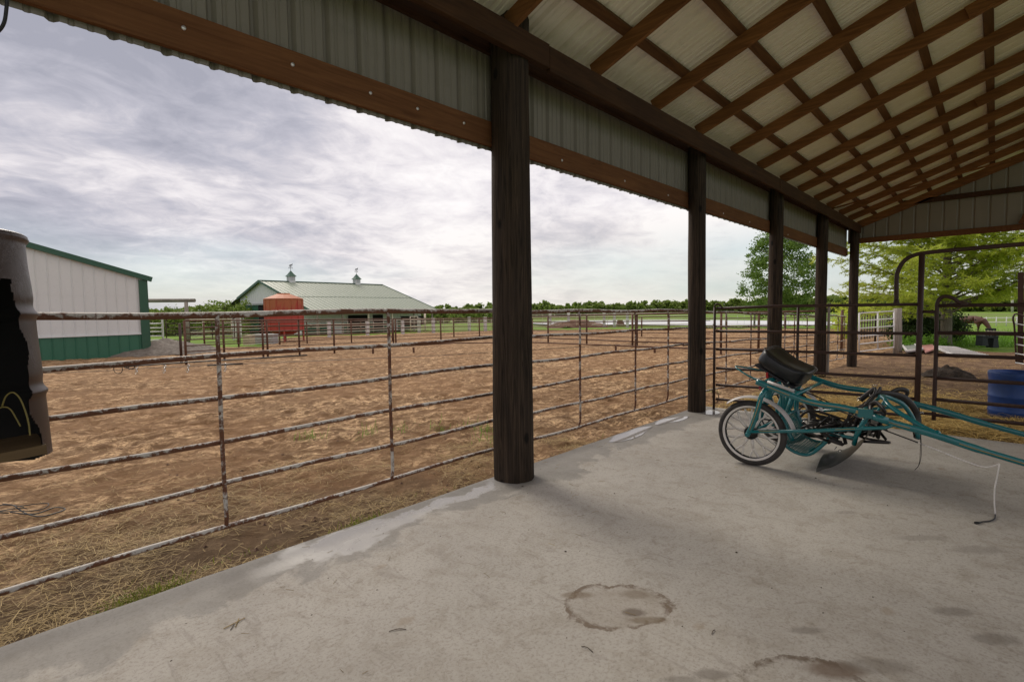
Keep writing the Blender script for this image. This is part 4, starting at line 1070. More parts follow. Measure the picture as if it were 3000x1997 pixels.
# ------------------------------------------------------------------ teal jog cart
CT = thing('jog_cart', 'teal two-wheeled horse jog cart with a black seat, its shafts resting forward on the floor', 'cart', (5.5, 1.65, 0))
XN, XF = 5.02, 6.12
HY, HZ, RW = 1.655, .309, .309
def mirror_x(x): return XN + XF - x
def wheel(xc, out):
    w = bpy.data.objects.new('wheel', None); COL.objects.link(w); w.parent = CT; w.location = Vector((xc, HY, HZ)) - CT.location; w.empty_display_size = .1
    bpy.context.view_layer.update()
    c = (xc, HY, HZ)
    b = MB(); b.lathe([(.252, -.020), (.262, -.031), (.278, -.036), (.293, -.032), (.303, -.022), (.308, -.008), (.308, .008), (.303, .022), (.293, .032), (.278, .036), (.262, .031), (.252, .020), (.246, 0), (.252, -.020)], c, 72, 'x')
    for k in range(0):
        th = 2 * math.pi * k / 60
        for sgn in (-1, 1):
            a = Vector((xc + sgn * .011, HY + math.cos(th) * .3085, HZ + math.sin(th) * .3085)); th2 = th + .04
            b.beam(a, Vector((xc + sgn * .028, HY + math.cos(th2) * .301, HZ + math.sin(th2) * .301)), .008, .006)
    b.build('tyre', M_rubber, w)
    b = MB()
    for s_ in (-1, 1): b.lathe([(.240, s_ * .022), (.250, s_ * .030), (.259, s_ * .031), (.262, s_ * .026), (.252, s_ * .020)], c, 72, 'x')
    b.build('rim_edge', M_alu, w)
    b = MB(); b.lathe([(.252, -.020), (.236, -.018), (.232, 0), (.236, .018), (.252, .020)], c, 72, 'x'); b.build('rim', M_black, w)
    b = MB(); b.lathe([(.001, -.040), (.030, -.040), (.034, -.028), (.060, -.022), (.062, .022), (.034, .028), (.030, .040), (.001, .040)], c, 28, 'x'); b.build('hub', M_black, w)
    b = MB(); n = 10
    for k in range(n):
        th = 2 * math.pi * (k + .3) / n
        def pt(r, a): return Vector((xc, HY + r * math.cos(a), HZ + r * math.sin(a)))
        b.tube([pt(.040, th), pt(.150, th)], [.0145, .0105], 8)
        for d in (-1, 1): b.tube(curve([pt(.148, th), pt(.180, th + d * .085), pt(.236, th + d * .165)], 4), .0084, 7)
    b.build('spokes', M_alu, w)
    b2 = MB(); b2.v = [Vector((xc - out * .010 + (v.x - xc) * 1.0, HY + (v.y - HY) * 1.0, HZ + (v.z - HZ))) for v in b.v]; b2.f = b.f; b2.s = b.s
    cen = Vector((0, .0045, -.0055)); b2.v = [v + cen for v in b2.v]; b2.build('spoke_backs', M_black, w)
    return w
wheel(XN + .035, -1); wheel(XF - .035, 1)
def fender(xc):
    b = MB(); vs = []; n = 40; m = 8
    for layer in (0, 1):
        for i in range(n + 1):
            a = R(50 + 118 * i / n); rb = .352 + .035 * (i / n) ** 2
            for j in range(m + 1):
                q = j / m * 2 - 1; rr = rb - .016 * q * q - layer * .003
                vs.append((xc + q * .052, HY + rr * math.cos(a), HZ + rr * math.sin(a)))
    o = (n + 1) * (m + 1); fs = []
    for i in range(n):
        for j in range(m):
            a, c = i * (m + 1) + j, (i + 1) * (m + 1) + j
            fs += [(a, a + 1, c + 1, c), (o + c, o + c + 1, o + a + 1, o + a)]
    for i in range(n):
        a, c = i * (m + 1), (i + 1) * (m + 1); fs += [(a, c, o + c, o + a), (o + a + m, o + c + m, c + m, a + m)]
    for j in range(m): fs += [(j + 1, j, o + j, o + j + 1), (n * (m + 1) + j, n * (m + 1) + j + 1, o + n * (m + 1) + j + 1, o + n * (m + 1) + j)]
    b.add(vs, fs, True); b.build('fender', M_fender, CT)
fender(XN + .035); fender(XF - .035)
SH = [(1.60, .805), (1.50, .772), (1.40, .738), (1.225, .682), (1.084, .657), (.93, .648), (.80, .628), (.705, .600), (.55, .560), (.376, .524), (.252, .494), (.069, .444), (-.175, .388), (-.7, .272), (-1.3, .140), (-1.80, .030)]
for x, s in ((XN - .02, -1), (XF + .02, 1)):
    pts = curve([(x, y, z) for y, z in SH], 4)
    MB_ = MB(); MB_.tube(pts, [.027 if i < 45 else .023 for i in range(len(pts))], 14, flat=.62, up=(0, 0, 1)); sh = MB_.build('shaft', M_teal, CT)
    # gusset plate and socket where the shaft is jointed
    b = MB(); b.box((x - .020, .70, .585), (x + .020, .80, .655)); b.tube([(x, .70, .600), (x, .60, .573)], .030, 12); b.build('shaft_socket', M_teal, sh)
    for (i0, i1) in ((1.50, 1.30), (1.24, .86), (.62, .42), (.20, -.62), (-.7, -1.5)):
        P = [Vector((x + s * .0172, p.y, p.z)) for p in pts if i1 <= p.y <= i0]
        if len(P) > 1: b = MB(); b.tube(P, .0034, 5); b.build('pinstripe', M_stripe, sh)
    # decal plate
    b = MB(); b.beam((x + s * .0175, .815, .628), (x + s * .0175, .705, .596), .002, .026); b.build('maker_plate', M_stripe, sh)
    # fork over the wheel
    b = MB(); xo, xi = x - s * 0 + s * .035, x - s * .125
    b.tube(curve([(xo, HY + .01, HZ - .012), (xo, HY - .04, HZ + .10), (xo, HY - .085, HZ + .26), (xo - s * .004, HY - .11, HZ + .37), (x - s * .01, HY - .135, HZ + .425), (x - s * .06, HY - .15, HZ + .45), (x - s * .11, HY - .15, HZ + .43), (xi, HY - .12, HZ + .36), (xi, HY - .06, HZ + .16), (xi, HY, HZ)], 5), .023, 12, flat=.75, up=(0, 1, 0)); fk = b.build('wheel_fork', M_teal, CT)
    b = MB(); b.tube([(xo + s * .019, HY - .02, HZ + .05), (xo + s * .019, HY - .08, HZ + .24), (xo + s * .016, HY - .105, HZ + .34)], .0034, 5); b.build('pinstripe', M_stripe, fk)
    b = MB(); b.tube([(xo - s * .012, HY, HZ), (xo + s * .034, HY, HZ)], .019, 12); b.build('axle_nut', M_teal, fk)
    # lower stay
    b = MB(); b.tube([(xo, HY - .02, HZ + .03), (xo - s * .01, 1.1, .425), (x, .88, .468), (x, .62, .520), (x, .55, .555)], [.017, .016, .015, .015, .012], 10); st = b.build('lower_stay', M_teal, CT)
    b = MB(); b.tube([(xo + s * .0165, HY - .1, HZ + .05), (x + s * .026, 1.1, .429), (x + s * .0165, .82, .484)], .003, 5); b.build('pinstripe', M_stripe, st)
# rear cross frame and arch
b = MB(); b.tube([(XN - .02, 1.56, .79), (XF + .02, 1.56, .79)], .022, 12); b.tube([(XN, 1.30, .70), (XF, 1.30, .70)], .018, 12); b.build('rear_crossbar', M_teal, CT)
b = MB(); b.tube([(XN - .03, 1.50, .815), (XN - .03, 1.28, .750)], .014, 10); b.build('rack_pad', M_fender, CT)
for s0, sg in ((XN, 1), (XF, -1)):
    MB().tube(curve([(s0 + sg * .13, HY, HZ), (s0 + sg * .15, HY - .05, HZ + .18), (s0 + sg * .17, HY - .12, HZ + .35), (s0 + sg * .26, 1.52, .76)], 5), .022, 12).build('frame_tube', M_teal, CT)
    MB().tube(curve([(s0 + sg * .30, 1.50, .78), (s0 + sg * .29, 1.46, .62), (s0 + sg * .30, 1.47, .46), (s0 + sg * .32, 1.44, .36), (s0 + sg * .33, 1.38, .22)], 5), .023, 12).build('frame_tube', M_teal, CT)
MB().tube([(XN + .13, HY, HZ), (XN + .55, HY - .05, HZ + .02), (XF - .13, HY, HZ)], .018, 12).build('axle', M_teal, CT)
b = MB(); b.tube(curve([(XN + .0, 1.56, .80), (XN + .03, 1.70, .855), (XN + .10, 1.83, .915), (XN + .20, 1.80, .91), (XN + .42, 1.60, .85), (XN + .55, 1.50, .81)], 5), .0085, 8); b.build('whip_rest', M_teal, CT)
b = MB(); b.tube([(XN + .02, 1.64, .835), (XN + .03, 1.30, .735)], .009, 8); b.build('rack_rail', M_black, CT)
# seat
sc0 = Vector((5.55, 1.50, .905)); ax = Vector((1, 0, 0)); ay = Vector((0, .866, .50)); az = Vector((0, -.50, .866))
b = MB(); nu, nv = 22, 18; vs = []
def sq(t, p): return math.copysign(abs(t) ** p, t)
for i in range(nu + 1):
    ph = -math.pi / 2 + math.pi * i / nu
    for j in range(28):
        th = 2 * math.pi * j / 28
        cx_, cy_ = sq(math.cos(th), .42), sq(math.sin(th), .42); r = sq(math.cos(ph), .35); h = sq(math.sin(ph), .5)
        x_, y_ = .265 * cx_ * r, .225 * cy_ * r
        z_ = .085 * h + (.045 * (y_ / .22) ** 2 + .030 * (x_ / .26) ** 2 - .03) * (1 if h > 0 else .4)
        vs.append(sc0 + ax * x_ + ay * y_ + az * z_)
b.add(vs, [(i * 28 + j, i * 28 + (j + 1) % 28, (i + 1) * 28 + (j + 1) % 28, (i + 1) * 28 + j) for i in range(nu) for j in range(28)], True)
seat = b.build('seat', M_black, CT)
b = MB(); pts = []
for j in range(40):
    th = 2 * math.pi * j / 40; x_, y_ = .268 * sq(math.cos(th), .42), .228 * sq(math.sin(th), .42)
    pts.append(sc0 + ax * x_ + ay * y_ + az * (.058 + .045 * (y_ / .22) ** 2 + .03 * (x_ / .26) ** 2 - .03))
b.tube(pts, .005, 6, closed=True); b.build('seat_piping', M_black, seat)
b = MB(); b.prism([sc0 + az * -.078 + ax * a + ay * c for a, c in ((-.24, -.20), (.24, -.20), (.24, .20), (-.24, .20))], az * -.02); b.build('seat_base', M_seatside, seat)
b = MB()
for q in range(4): b.tube(curve([sc0 + ax * (.10 + .035 * q) + ay * (.10 - .03 * q) + az * .052, sc0 + ax * (.08 + .03 * q) + ay * -.06 + az * .050, sc0 + ax * (.13 + .02 * q) + ay * -.20 + az * .062], 4), .004, 5)
b.build('seat_crease', M_black, seat)
for x_ in (5.36, 5.76):
    MB().tube([(x_, 1.42, .81), (x_ + .02, 1.52, .50), (x_ + .02, 1.56, .33)], .021, 12).build('seat_stay', M_teal, CT)
b = MB(); b.tube(curve([(5.75, 1.38, .80), (5.72, 1.46, .62), (5.70, 1.50, .48)]), .024, 12); b.build('seat_stay', M_teal, CT)
for x_ in (5.33, 5.78):
    b = MB(); b.tube([(x_, 1.44, .75), (x_, 1.40, .80)], .012, 8); b.lathe([(.02, -.02), (.028, -.01), (.028, .01), (.02, .02)], (x_, 1.44, .77), 12, 'x'); b.build('seat_bolt', M_chrome, CT)
b = MB(); b.beam((XN + .02, 1.58, .76), (XN + .10, 1.60, .735), .02, .05); b.build('reflector', M_red, CT)
b = MB(); b.beam((5.30, 1.60, .835), (5.36, 1.60, .83), .02, .055); b.build('reflector', M_red, CT)
# foot basket of expanded mesh
BO = [(1.47, .43), (1.42, .19), (1.24, .125), (1.10, .25), (1.04, .36)]
xa, xb = 5.27, 5.87
for x_ in (xa, xb): MB().tube(curve([(x_, y, z) for y, z in BO], 6), .015, 10).build('basket_frame', M_teal, CT)
b = MB(); bo = curve([(0, y, z) for y, z in BO], 10)
cum = [0]
for p, q in zip(bo, bo[1:]): cum.append(cum[-1] + (q - p).length)
def bof(s):
    s = max(0, min(cum[-1] - 1e-5, s))
    for i in range(len(cum) - 1):
        if s <= cum[i + 1]: return bo[i] + (bo[i + 1] - bo[i]) * ((s - cum[i]) / (cum[i + 1] - cum[i]))
nx_, ns_ = 14, 17; dx_ = (xb - xa) / nx_; ds_ = cum[-1] / ns_
for i in range(nx_):
    for j in range(ns_):
        for (a0, c0, a1, c1) in ((0, .5, .5, 0), (.5, 0, 1, .5), (1, .5, .5, 1), (.5, 1, 0, .5)):
            p, q = bof((j + c0) * ds_), bof((j + c1) * ds_)
            p = Vector((xa + (i + a0) * dx_, p.y, p.z)); q = Vector((xa + (i + a1) * dx_, q.y, q.z))
            b.beam(p, q, .0068, .005, (0, 0, 1))
b.build('basket_mesh', M_mesh, CT)
for y, z in ((1.47, .43), (1.24, .125), (1.04, .36)): MB().tube([(xa, y, z), (xb, y, z)], .013, 10).build('basket_crossbar', M_teal, CT)
# front posts, brace and arch
for x_, s in ((5.18, 1), (5.96, -1)):
    MB().tube([(x_ - s * .14, .745, .59), (x_, .84, .39), (x_ + s * .03, .86, .30)], .019, 10).build('front_post', M_teal, CT)
MB().tube([(XN, .80, .60), (XF, .80, .60)], .018, 10).build('front_crossbar', M_teal, CT)
MB().tube([(5.20, .86, .35), (5.94, .86, .35)], .015, 10).build('front_crossbar', M_teal, CT)
MB().tube([(5.20, .86, .36), (5.27, 1.05, .35)], .014, 8).build('front_stay', M_teal, CT)
MB().tube([(5.94, .86, .36), (5.87, 1.05, .35)], .014, 8).build('front_stay', M_teal, CT)
arch = [gx(2742, 1268, 5.02), gx(2704, 1250, 5.05), gx(2665, 1227, 5.10), gx(2622, 1200, 5.17), gx(2598, 1180, 5.24), gx(2592, 1168, 5.32), gx(2580, 1160, 5.45), gx(2600, 1163, 5.62), gx(2640, 1182, 5.80), gx(2664, 1212, 5.92), gx(2680, 1240, 6.02), gx(2692, 1275, 6.05)]
arch = arch[:8] + [gx(2642, 1182, 5.68), gx(2668, 1214, 5.72), gx(2682, 1245, 5.74), gx(2690, 1284, 5.75)]
MB().tube(curve(arch, 4), .019, 12).build('saddle_arch', M_teal, CT)
b = MB(); b.lathe([(.001, -.024), (.024, -.022), (.026, 0), (.024, .022), (.001, .024)], (5.02, .30, .518), 14, 'x'); b.build('arch_end_cap', M_teal, CT)
# smoky splash shield under the front bar
b = MB(); prof = [(.735, .560), (.755, .48), (.79, .36), (.86, .25), (.94, .16), (1.03, .085), (1.10, .05), (1.165, .006)]; P = curve([(0, y, z) for y, z in prof], 4); vs = []
for layer in (0, 1):
    for i, p in enumerate(P):
        w = i / (len(P) - 1)
        for j in range(13):
            q = j / 12; x_ = 5.16 + .74 * q; curl = .07 * math.sin(q * math.pi) * w ** 2
            vs.append((x_ + (.03 * w if j == 0 else 0), p.y - .004 * layer + .05 * (q - .5) * w, p.z + curl - layer * .003))
o = len(P) * 13; fs = []
for i in range(len(P) - 1):
    for j in range(12):
        a, c = i * 13 + j, (i + 1) * 13 + j; fs += [(a, a + 1, c + 1, c), (o + c, o + c + 1, o + a + 1, o + a)]
b.add(vs, fs, True); b.build('splash_shield', M_clearflap, CT)
# harness lying over the cart
HT = thing('horse_harness', 'black leather harness heaped over the front bar of the teal cart', 'harness', (5.5, .8, .6))
def strap(pts, w=.011, th=.28, name='strap', m=None): return MB().tube(curve(pts, 5), w, 8, flat=th).build(name, m or M_leather, HT)
hp = lambda u, v, x: gx(u, v, x)
strap([hp(2520, 1172, 5.5), hp(2546, 1151, 5.5), hp(2565, 1139, 5.5), hp(2560, 1160, 5.45), hp(2545, 1180, 5.40), hp(2520, 1205, 5.35), hp(2507, 1240, 5.3)], .022, .5, 'saddle_pad')
strap([hp(2580, 1135, 5.55), hp(2570, 1152, 5.5), hp(2548, 1170, 5.45), hp(2528, 1200, 5.40), hp(2512, 1235, 5.35), hp(2500, 1262, 5.3)], .020, .5, 'saddle_pad')
strap([hp(2560, 1150, 5.6), hp(2600, 1153, 5.65), hp(2645, 1163, 5.75), hp(2670, 1185, 5.80), hp(2686, 1212, 5.85), hp(2690, 1240, 5.85), hp(2684, 1262, 5.8), hp(2686, 1284, 5.75)], .030, .35, 'back_band')
strap([hp(2610, 1150, 5.75), hp(2635, 1140, 5.8), hp(2658, 1146, 5.85), hp(2650, 1162, 5.85), hp(2622, 1165, 5.8)], .022, .5, 'saddle_pad')
strap([hp(2550, 1186, 5.35), hp(2568, 1180, 5.3), hp(2586, 1196, 5.2), hp(2590, 1212, 5.2), hp(2572, 1222, 5.2), hp(2552, 1215, 5.25), hp(2550, 1186, 5.35)], .022, .55, 'saddle_pad')
strap([hp(2556, 1205, 5.2), hp(2578, 1207, 5.16), hp(2588, 1214, 5.16)], .012, .4, 'strap', M_seatside)
r2 = random.Random(5)
for i in range(26):
    x_ = r2.uniform(5.3, 5.85); y_ = r2.uniform(.82, 1.20); z_ = .17 + max(0, y_ - 1.05) * .25 + r2.uniform(0, .12)
    pts = [Vector((x_ + r2.gauss(0, .08), y_ + r2.gauss(0, .07), z_ + .05 + abs(r2.gauss(0, .07)))) for _ in range(5)]
    strap(pts, r2.uniform(.008, .018), r2.uniform(.3, .9))
for i in range(9):
    x_ = r2.uniform(5.25, 5.8); strap([Vector((x_, .80 + r2.uniform(-.02, .05), .62)), Vector((x_ + .03, .84 + r2.uniform(0, .08), .52 + r2.uniform(-.03, .06))), Vector((x_ + r2.uniform(-.08, .08), .95 + r2.uniform(0, .1), .36)), Vector((x_ + r2.uniform(-.1, .1), 1.02 + r2.uniform(0, .15), .25))], r2.uniform(.006, .013), .4)
strap([hp(2400, 1170, 5.35), hp(2436, 1192, 5.3), hp(2470, 1207, 5.25), hp(2500, 1216, 5.2), hp(2550, 1236, 5.1)], .006, 1)
strap([hp(2320, 1135, 5.4), hp(2390, 1160, 5.35), hp(2450, 1190, 5.3), hp(2500, 1212, 5.3)], .006, 1)
strap([hp(2345, 1220, 5.45), hp(2360, 1207, 5.45), hp(2385, 1203, 5.45), hp(2420, 1212, 5.45), hp(2460, 1225, 5.4)], .012, .7)
strap([hp(2350, 1235, 5.5), hp(2368, 1250, 5.5), hp(2395, 1258, 5.45), hp(2430, 1262, 5.4)], .014, .7)
strap([hp(2440, 1240, 5.4), hp(2452, 1258, 5.4), hp(2470, 1275, 5.35), hp(2478, 1300, 5.3)], .016, .5)
for (u, v, x_) in ((2562, 1131, 5.5), (2516, 1168, 5.5), (2552, 1158, 5.45), (2618, 1148, 5.8), (2640, 1143, 5.85), (2660, 1180, 5.8), (2700, 1208, 5.85), (2355, 1233, 5.45), (2460, 1320, 5.35), (2448, 1312, 5.3), (2380, 1268, 5.3)):
    c_ = hp(u, v, x_); b = MB(); n_ = Vector((r2.gauss(0, 1), r2.gauss(0, 1), r2.gauss(0, 1))).normalized(); o_ = n_.orthogonal().normalized(); k_ = n_.cross(o_)
    b.tube([c_ + o_ * math.cos(a * .628) * .014 + k_ * math.sin(a * .628) * .014 for a in range(10)], .003, 6, closed=True); b.build('buckle', M_chrome, HT)
# straps hanging from the near shaft
b = MB(); b.tube(curve([hp(2698, 1270, 5.0), hp(2699, 1310, 5.0), hp(2698, 1340, 5.0), hp(2692, 1362, 5.0), hp(2680, 1376, 5.0)]), .009, 6, flat=.25); b.build('trace_strap', M_leather, HT)
b = MB(); b.tube(curve([hp(2697, 1272, 5.02), hp(2696, 1320, 5.02), hp(2694, 1350, 5.02), hp(2689, 1368, 5.03)]), .007, 6, flat=.25); b.build('trace_strap', M_leather, HT)
# driving whip
WT = thing('driving_whip', 'long whip with a white cord lash lying from the cart to the floor', 'whip', hp(2690, 1296, 5.15))
MB().tube([hp(2543, 1239, 5.20), hp(2604, 1264, 5.12), hp(2690, 1296, 5.02)], [.006, .0055, .005], 7).build('stock', M_wire, WT)
tipx = gz(2914, 1508, .004); 
MB().tube(curve([hp(2690, 1296, 5.02), hp(2752, 1320, 5.0), hp(2824, 1349, 4.97), hp(2876, 1366, 4.96), hp(2904, 1366, 4.95), hp(2928, 1358, 4.94)]), .0050, 6).build('lash', M_rope, WT)
MB().tube(curve([hp(2928, 1358, 4.94), hp(2920, 1400, 4.94), hp(2914, 1430, 4.94), hp(2913, 1470, 4.94), gz(2916, 1506, .006)]), .0050, 6).build('lash', M_rope, WT)
b = MB(); b.tube(curve([gz(2916, 1506, .008), gz(2914, 1518, .006), gz(2900, 1525, .005), gz(2880, 1527, .005), gz(2862, 1530, .006)]), [.004] * 24 + [.009], 6) if False else b.tube(curve([gz(2916, 1506, .008), gz(2914, 1518, .006), gz(2900, 1525, .005), gz(2880, 1527, .005), gz(2862, 1530, .006)]), .0045, 6)
b.tube([gz(2874, 1529, .008), gz(2858, 1531, .008)], [.005, .011], 6); b.build('snapper', M_wire, WT)

# ------------------------------------------------------------------ puddles on the slab edge, small litter
def puddle(pts, lab):
    P = [gz(1400 + x / 2.945, 1150 + y / 2.945, .0035) for x, y in pts]; P = curve(P + [P[0]], 8)[:-1]; P = [p + Vector((.02 * fbm(p.x, p.y, 5, 3), .025 * fbm(p.x, p.y + 9, 5, 3), 0)) for p in P]; b = MB(); c_ = sum(P, Vector()) / len(P); n = len(P)
    b.add([c_] + P, [(0, i + 1, (i + 1) % n + 1) for i in range(n)]); solo(b, 'puddle', M_puddle, lab, 'puddle', c_)
puddle([(1135, 428), (1180, 372), (1290, 335), (1400, 298), (1500, 288), (1460, 330), (1380, 380), (1250, 418)], 'pale puddle on the slab edge between the first and second pole')
puddle([(1530, 270), (1560, 238), (1650, 220), (1800, 203), (1815, 215), (1740, 245), (1640, 258), (1560, 282)], 'narrow pale puddle on the slab edge near the second pole')
puddle([(1925, 172), (1990, 150), (2060, 155), (2085, 175), (2030, 188), (1960, 182)], 'small puddle at the foot of the second pole')
M_lit = simple('dark_litter', (.035, .026, .02), (.10, .07, .045), rough=.9, scale=40)
b = MB(); r3 = random.Random(11)
def crumb(p, s):
    vs = [p + Vector((r3.uniform(-1, 1) * s, r3.uniform(-1, 1) * s * .7, 0)) for _ in range(4)]; c_ = p + Vector((0, 0, s * .6))
    a = r3.uniform(0, 6.28)
    vs = [p + Vector((math.cos(a + k * 1.57) * s * r3.uniform(.6, 1.3), math.sin(a + k * 1.57) * s * r3.uniform(.4, 1), .0005)) for k in range(4)]
    b.add(vs + [c_], [(0, 1, 4), (1, 2, 4), (2, 3, 4), (3, 0, 4)])
for _ in range(420):
    x_ = r3.uniform(.3, 7.5); y_ = r3.uniform(-2.5, 3.2); crumb(Vector((x_, y_, 0)), r3.choice((.002, .003, .004, .006)))
for u, v, s in ((1657, 1615, .012), (2158, 1618, .012), (1800, 1445, .01), (1530, 1424, .012), (2127, 1398, .012), (2080, 1300, .007), (2390, 1400, .012), (2600, 1480, .01), (1975, 1375, .006)): crumb(gz(u, v), s)
for u, v, a_ in ((1165, 1845, .8), (680, 1835, .5), (1720, 1900, .6), (2090, 1850, .4)):
    p = gz(u, v, .003); d = Vector((r3.uniform(-1, 1), r3.uniform(-1, 1), 0)).normalized() * .05 * a_; b.tube(curve([p - d, p + Vector((.008, .004, .002)), p + d]), .0018, 5)
solo(b, 'floor_litter', M_lit, 'dark specks and twigs of litter scattered on the concrete floor', 'litter', (4, 1, 0), kind='stuff')
b = MB(); b.tube([gz(700, 1810, .004), gz(690, 1835, .004)], .002, 5); b.tube([gz(655, 1840, .004), gz(718, 1808, .005)], .0022, 5)
for _ in range(60):
    x_ = r3.uniform(.8, 5.0); y_ = 3.25 - abs(r3.gauss(0, .9)); p = Vector((x_, y_, .002)); d = Vector((r3.gauss(0, 1), r3.gauss(0, 1), 0)).normalized() * r3.uniform(.008, .03); b.tube([p - d, p + d + Vector((0, 0, .001))], .0009, 4)
solo(b, 'straw_wisps', M_straw, 'loose straw wisps lying on the concrete floor', 'straw', (2, 3, 0), kind='stuff')

# ------------------------------------------------------------------ straw outside and hay in the pen
def blades(n, sampler, lmin, lmax, w, up=.12, seed=1, zoff=.008, curl=.15):
    rr = random.Random(seed); b = MB(); V_, F_ = [], []
    for _ in range(n):
        s_ = sampler(rr)
        if s_ is None: continue
        x_, y_, z_ = s_; L_ = rr.uniform(lmin, lmax) * rr.uniform(.5, 1); a = rr.uniform(0, 6.283)
        d = Vector((math.cos(a), math.sin(a), rr.uniform(-up * .3, up))); sd_ = Vector((-math.sin(a), math.cos(a), rr.uniform(-.4, .4))) * w * rr.uniform(.6, 1.3)
        p = Vector((x_, y_, z_ + zoff + rr.uniform(0, .012))); m_ = p + d * L_ * .5 + Vector((rr.gauss(0, curl), rr.gauss(0, curl), abs(rr.gauss(0, curl * .5)))) * L_ * .4; q = p + d * L_
        b0_ = len(V_); V_ += [p - sd_, p + sd_, m_ - sd_, m_ + sd_, q - sd_ * .5, q + sd_ * .5]; F_ += [(b0_, b0_ + 1, b0_ + 3, b0_ + 2), (b0_ + 2, b0_ + 3, b0_ + 5, b0_ + 4)]
    b.v = V_; b.f = F_; b.s = [False] * len(F_); return b
def patch(x, y, s, o=0.0): return mnoise.noise(Vector((x * s, y * s, o))) + .5 * mnoise.noise(Vector((x * s * 2.7, y * s * 2.7, o + 3)))
def s_left(r):
    x = r.uniform(-3, 5.2); y = 3.27 + abs(r.gauss(0, 1.3))
    dens = 1.0 - .20 * max(0, x - .6) - .10 * (y - 3.3) + 1.3 * patch(x, y, 1.1)
    # bare muddy ground just outside the slab further left
    if 3.5 < y < 4.0 and .7 < x < 1.9: dens -= .55
    return (x, y, dirt_z(x, y)) if r.random() < dens * .85 else None
solo(blades(46000, s_left, .03, .20, .0012, .14, 3, .006, .05), 'straw_litter', M_straw, 'scattered yellow straw on the dirt outside the slab', 'straw', (1, 4, -.1), kind='stuff')
def s_thin(r):
    x = r.uniform(-3, 15); y = 3.3 + abs(r.gauss(0, 4.0))
    return (x, y, dirt_z(x, y)) if y < 14 and r.random() < .5 + patch(x, y, .6, 5) else None
solo(blades(9000, s_thin, .05, .16, .0016, .14, 4), 'thin_straw', M_straw, 'thin straw bits scattered over the arena dirt', 'straw', (6, 6, -.1), kind='stuff')
def hz_(x, y): 
    return pen_z(x, y) + .10 * max(0, patch(x, y, .9, 8) + .25) * min(1, max(0, (x - 7.6) * 2))
def s_hay(r):
    x = 7.66 + abs(r.gauss(0, 2.7)); y = r.uniform(-4.6, 3.3)
    dn = .95 - .10 * max(0, x - 9.5) - .13 * max(0, x - 11.8) + 1.1 * patch(x, y, 1.0, 2)
    return (x, y, hz_(x, y)) if x < 16 and r.random() < dn else None
solo(blades(66000, s_hay, .08, .32, .0036, .30, 6, .0, .35), 'hay_litter', M_hay, 'deep loose hay spread over the pen behind the gates', 'hay', (9, 0, 0), kind='stuff')
def s_hay2(r):
    x = r.uniform(11, 24); y = r.uniform(-5, 3)
    return (x, y, pen_z(x, y)) if r.random() < .45 + patch(x, y, .7, 3) else None
solo(blades(6000, s_hay2, .08, .26, .0035, .2, 8), 'old_hay', M_hay, 'old hay scraps trampled in the far muddy pen', 'hay', (16, 0, -.2), kind='stuff')
def s_moss(r):
    x = r.uniform(-.6, 2.6) if r.random() < .7 else r.uniform(-.6, 7); y = 3.37 + abs(r.gauss(0, .09))
    return (x, y, g(x, y) - .0) if r.random() < -.12 + 1.7 * mnoise.noise(Vector((x * 2.3, y * 4, 5))) - .08 * max(0, x - 2) + (.45 if .35 < x < .85 else 0) else None
solo(blades(12000, s_moss, .015, .045, .0026, 1.6, 9, .0, .3), 'edge_weeds', M_grassb, 'green weeds growing along the edge of the concrete slab', 'weeds', (2, 3.3, -.1), kind='stuff')
def s_tuft(r):
    cs = ((1290, 1255), (1425, 1285), (1445, 1298), (1385, 1250), (1180, 1262), (905, 1285), (1075, 1275), (1425, 1260), (2080, 1150))
    u, v = r.choice(cs); p = G(u, v); x, y = p.x + r.gauss(0, .09), p.y + r.gauss(0, .09)
    return (x, y, dirt_z(x, y) - .01)
solo(blades(420, s_tuft, .05, .11, .0025, 2.6, 10, .0, .3), 'grass_sprouts', M_weed, 'small green grass sprouts in the arena dirt', 'grass', (5, 5, -.1), kind='stuff')
def s_pasture(r):
    p = G(r.uniform(2640, 3000), r.uniform(975, 1012)); x, y = p.x + r.gauss(0, .3), p.y + r.gauss(0, .3)
    return (x, y, g(x, y) - .1)
solo(blades(9000, s_pasture, .15, .40, .012, 2.0, 12, .0, .3), 'tall_grass', M_weed, 'lush green grass around the trees beyond the pen', 'grass', (31, 1, -.6), kind='stuff')
# droppings and clods beside the slab
b = MB(); r3 = random.Random(21)
for _ in range(260):
    x_ = r3.uniform(1.0, 7.2); y_ = 3.35 + abs(r3.gauss(0, .35)); crumb(Vector((x_, y_, dirt_z(x_, y_) + .003)), r3.choice((.006, .009, .013, .018)))
for _ in range(500):
    x_ = r3.uniform(1.0, 14); y_ = 4 + abs(r3.gauss(0, 3.5)); crumb(Vector((x_, y_, dirt_z(x_, y_) + .003)), r3.choice((.008, .012, .02)))
solo(b, 'dirt_clods', M_mound, 'dark clods and droppings scattered on the arena dirt', 'clods', (4, 4, -.1), kind='stuff')
p = G(2778, 1106); solo(heap(p, .62, .5, .36, 14, ang=.8), 'manure_heap', simple('manure', (.018, .012, .008), (.05, .032, .02), rough=.95, scale=9, bump=1, bdist=.04), 'dark manure heap in the pen, behind the arched doorway post', 'heap', p)

# ------------------------------------------------------------------ blue half drum
dc = Vector((10.15, -.235, -.14)); b = MB()
prof = [(.001, .012), (.270, .012), (.283, .03), (.286, .10), (.292, .115), (.286, .13), (.287, .30), (.294, .315), (.294, .335), (.287, .35), (.289, .56), (.297, .60), (.300, .655), (.296, .672), (.288, .672), (.284, .62), (.280, .35), (.278, .03), (.001, .025)]
t = thing('blue_drum', 'open blue plastic half drum standing in the hay behind the swing gate', 'drum', dc)
b.lathe(prof, dc, 56); b.build('body', M_blue, t)

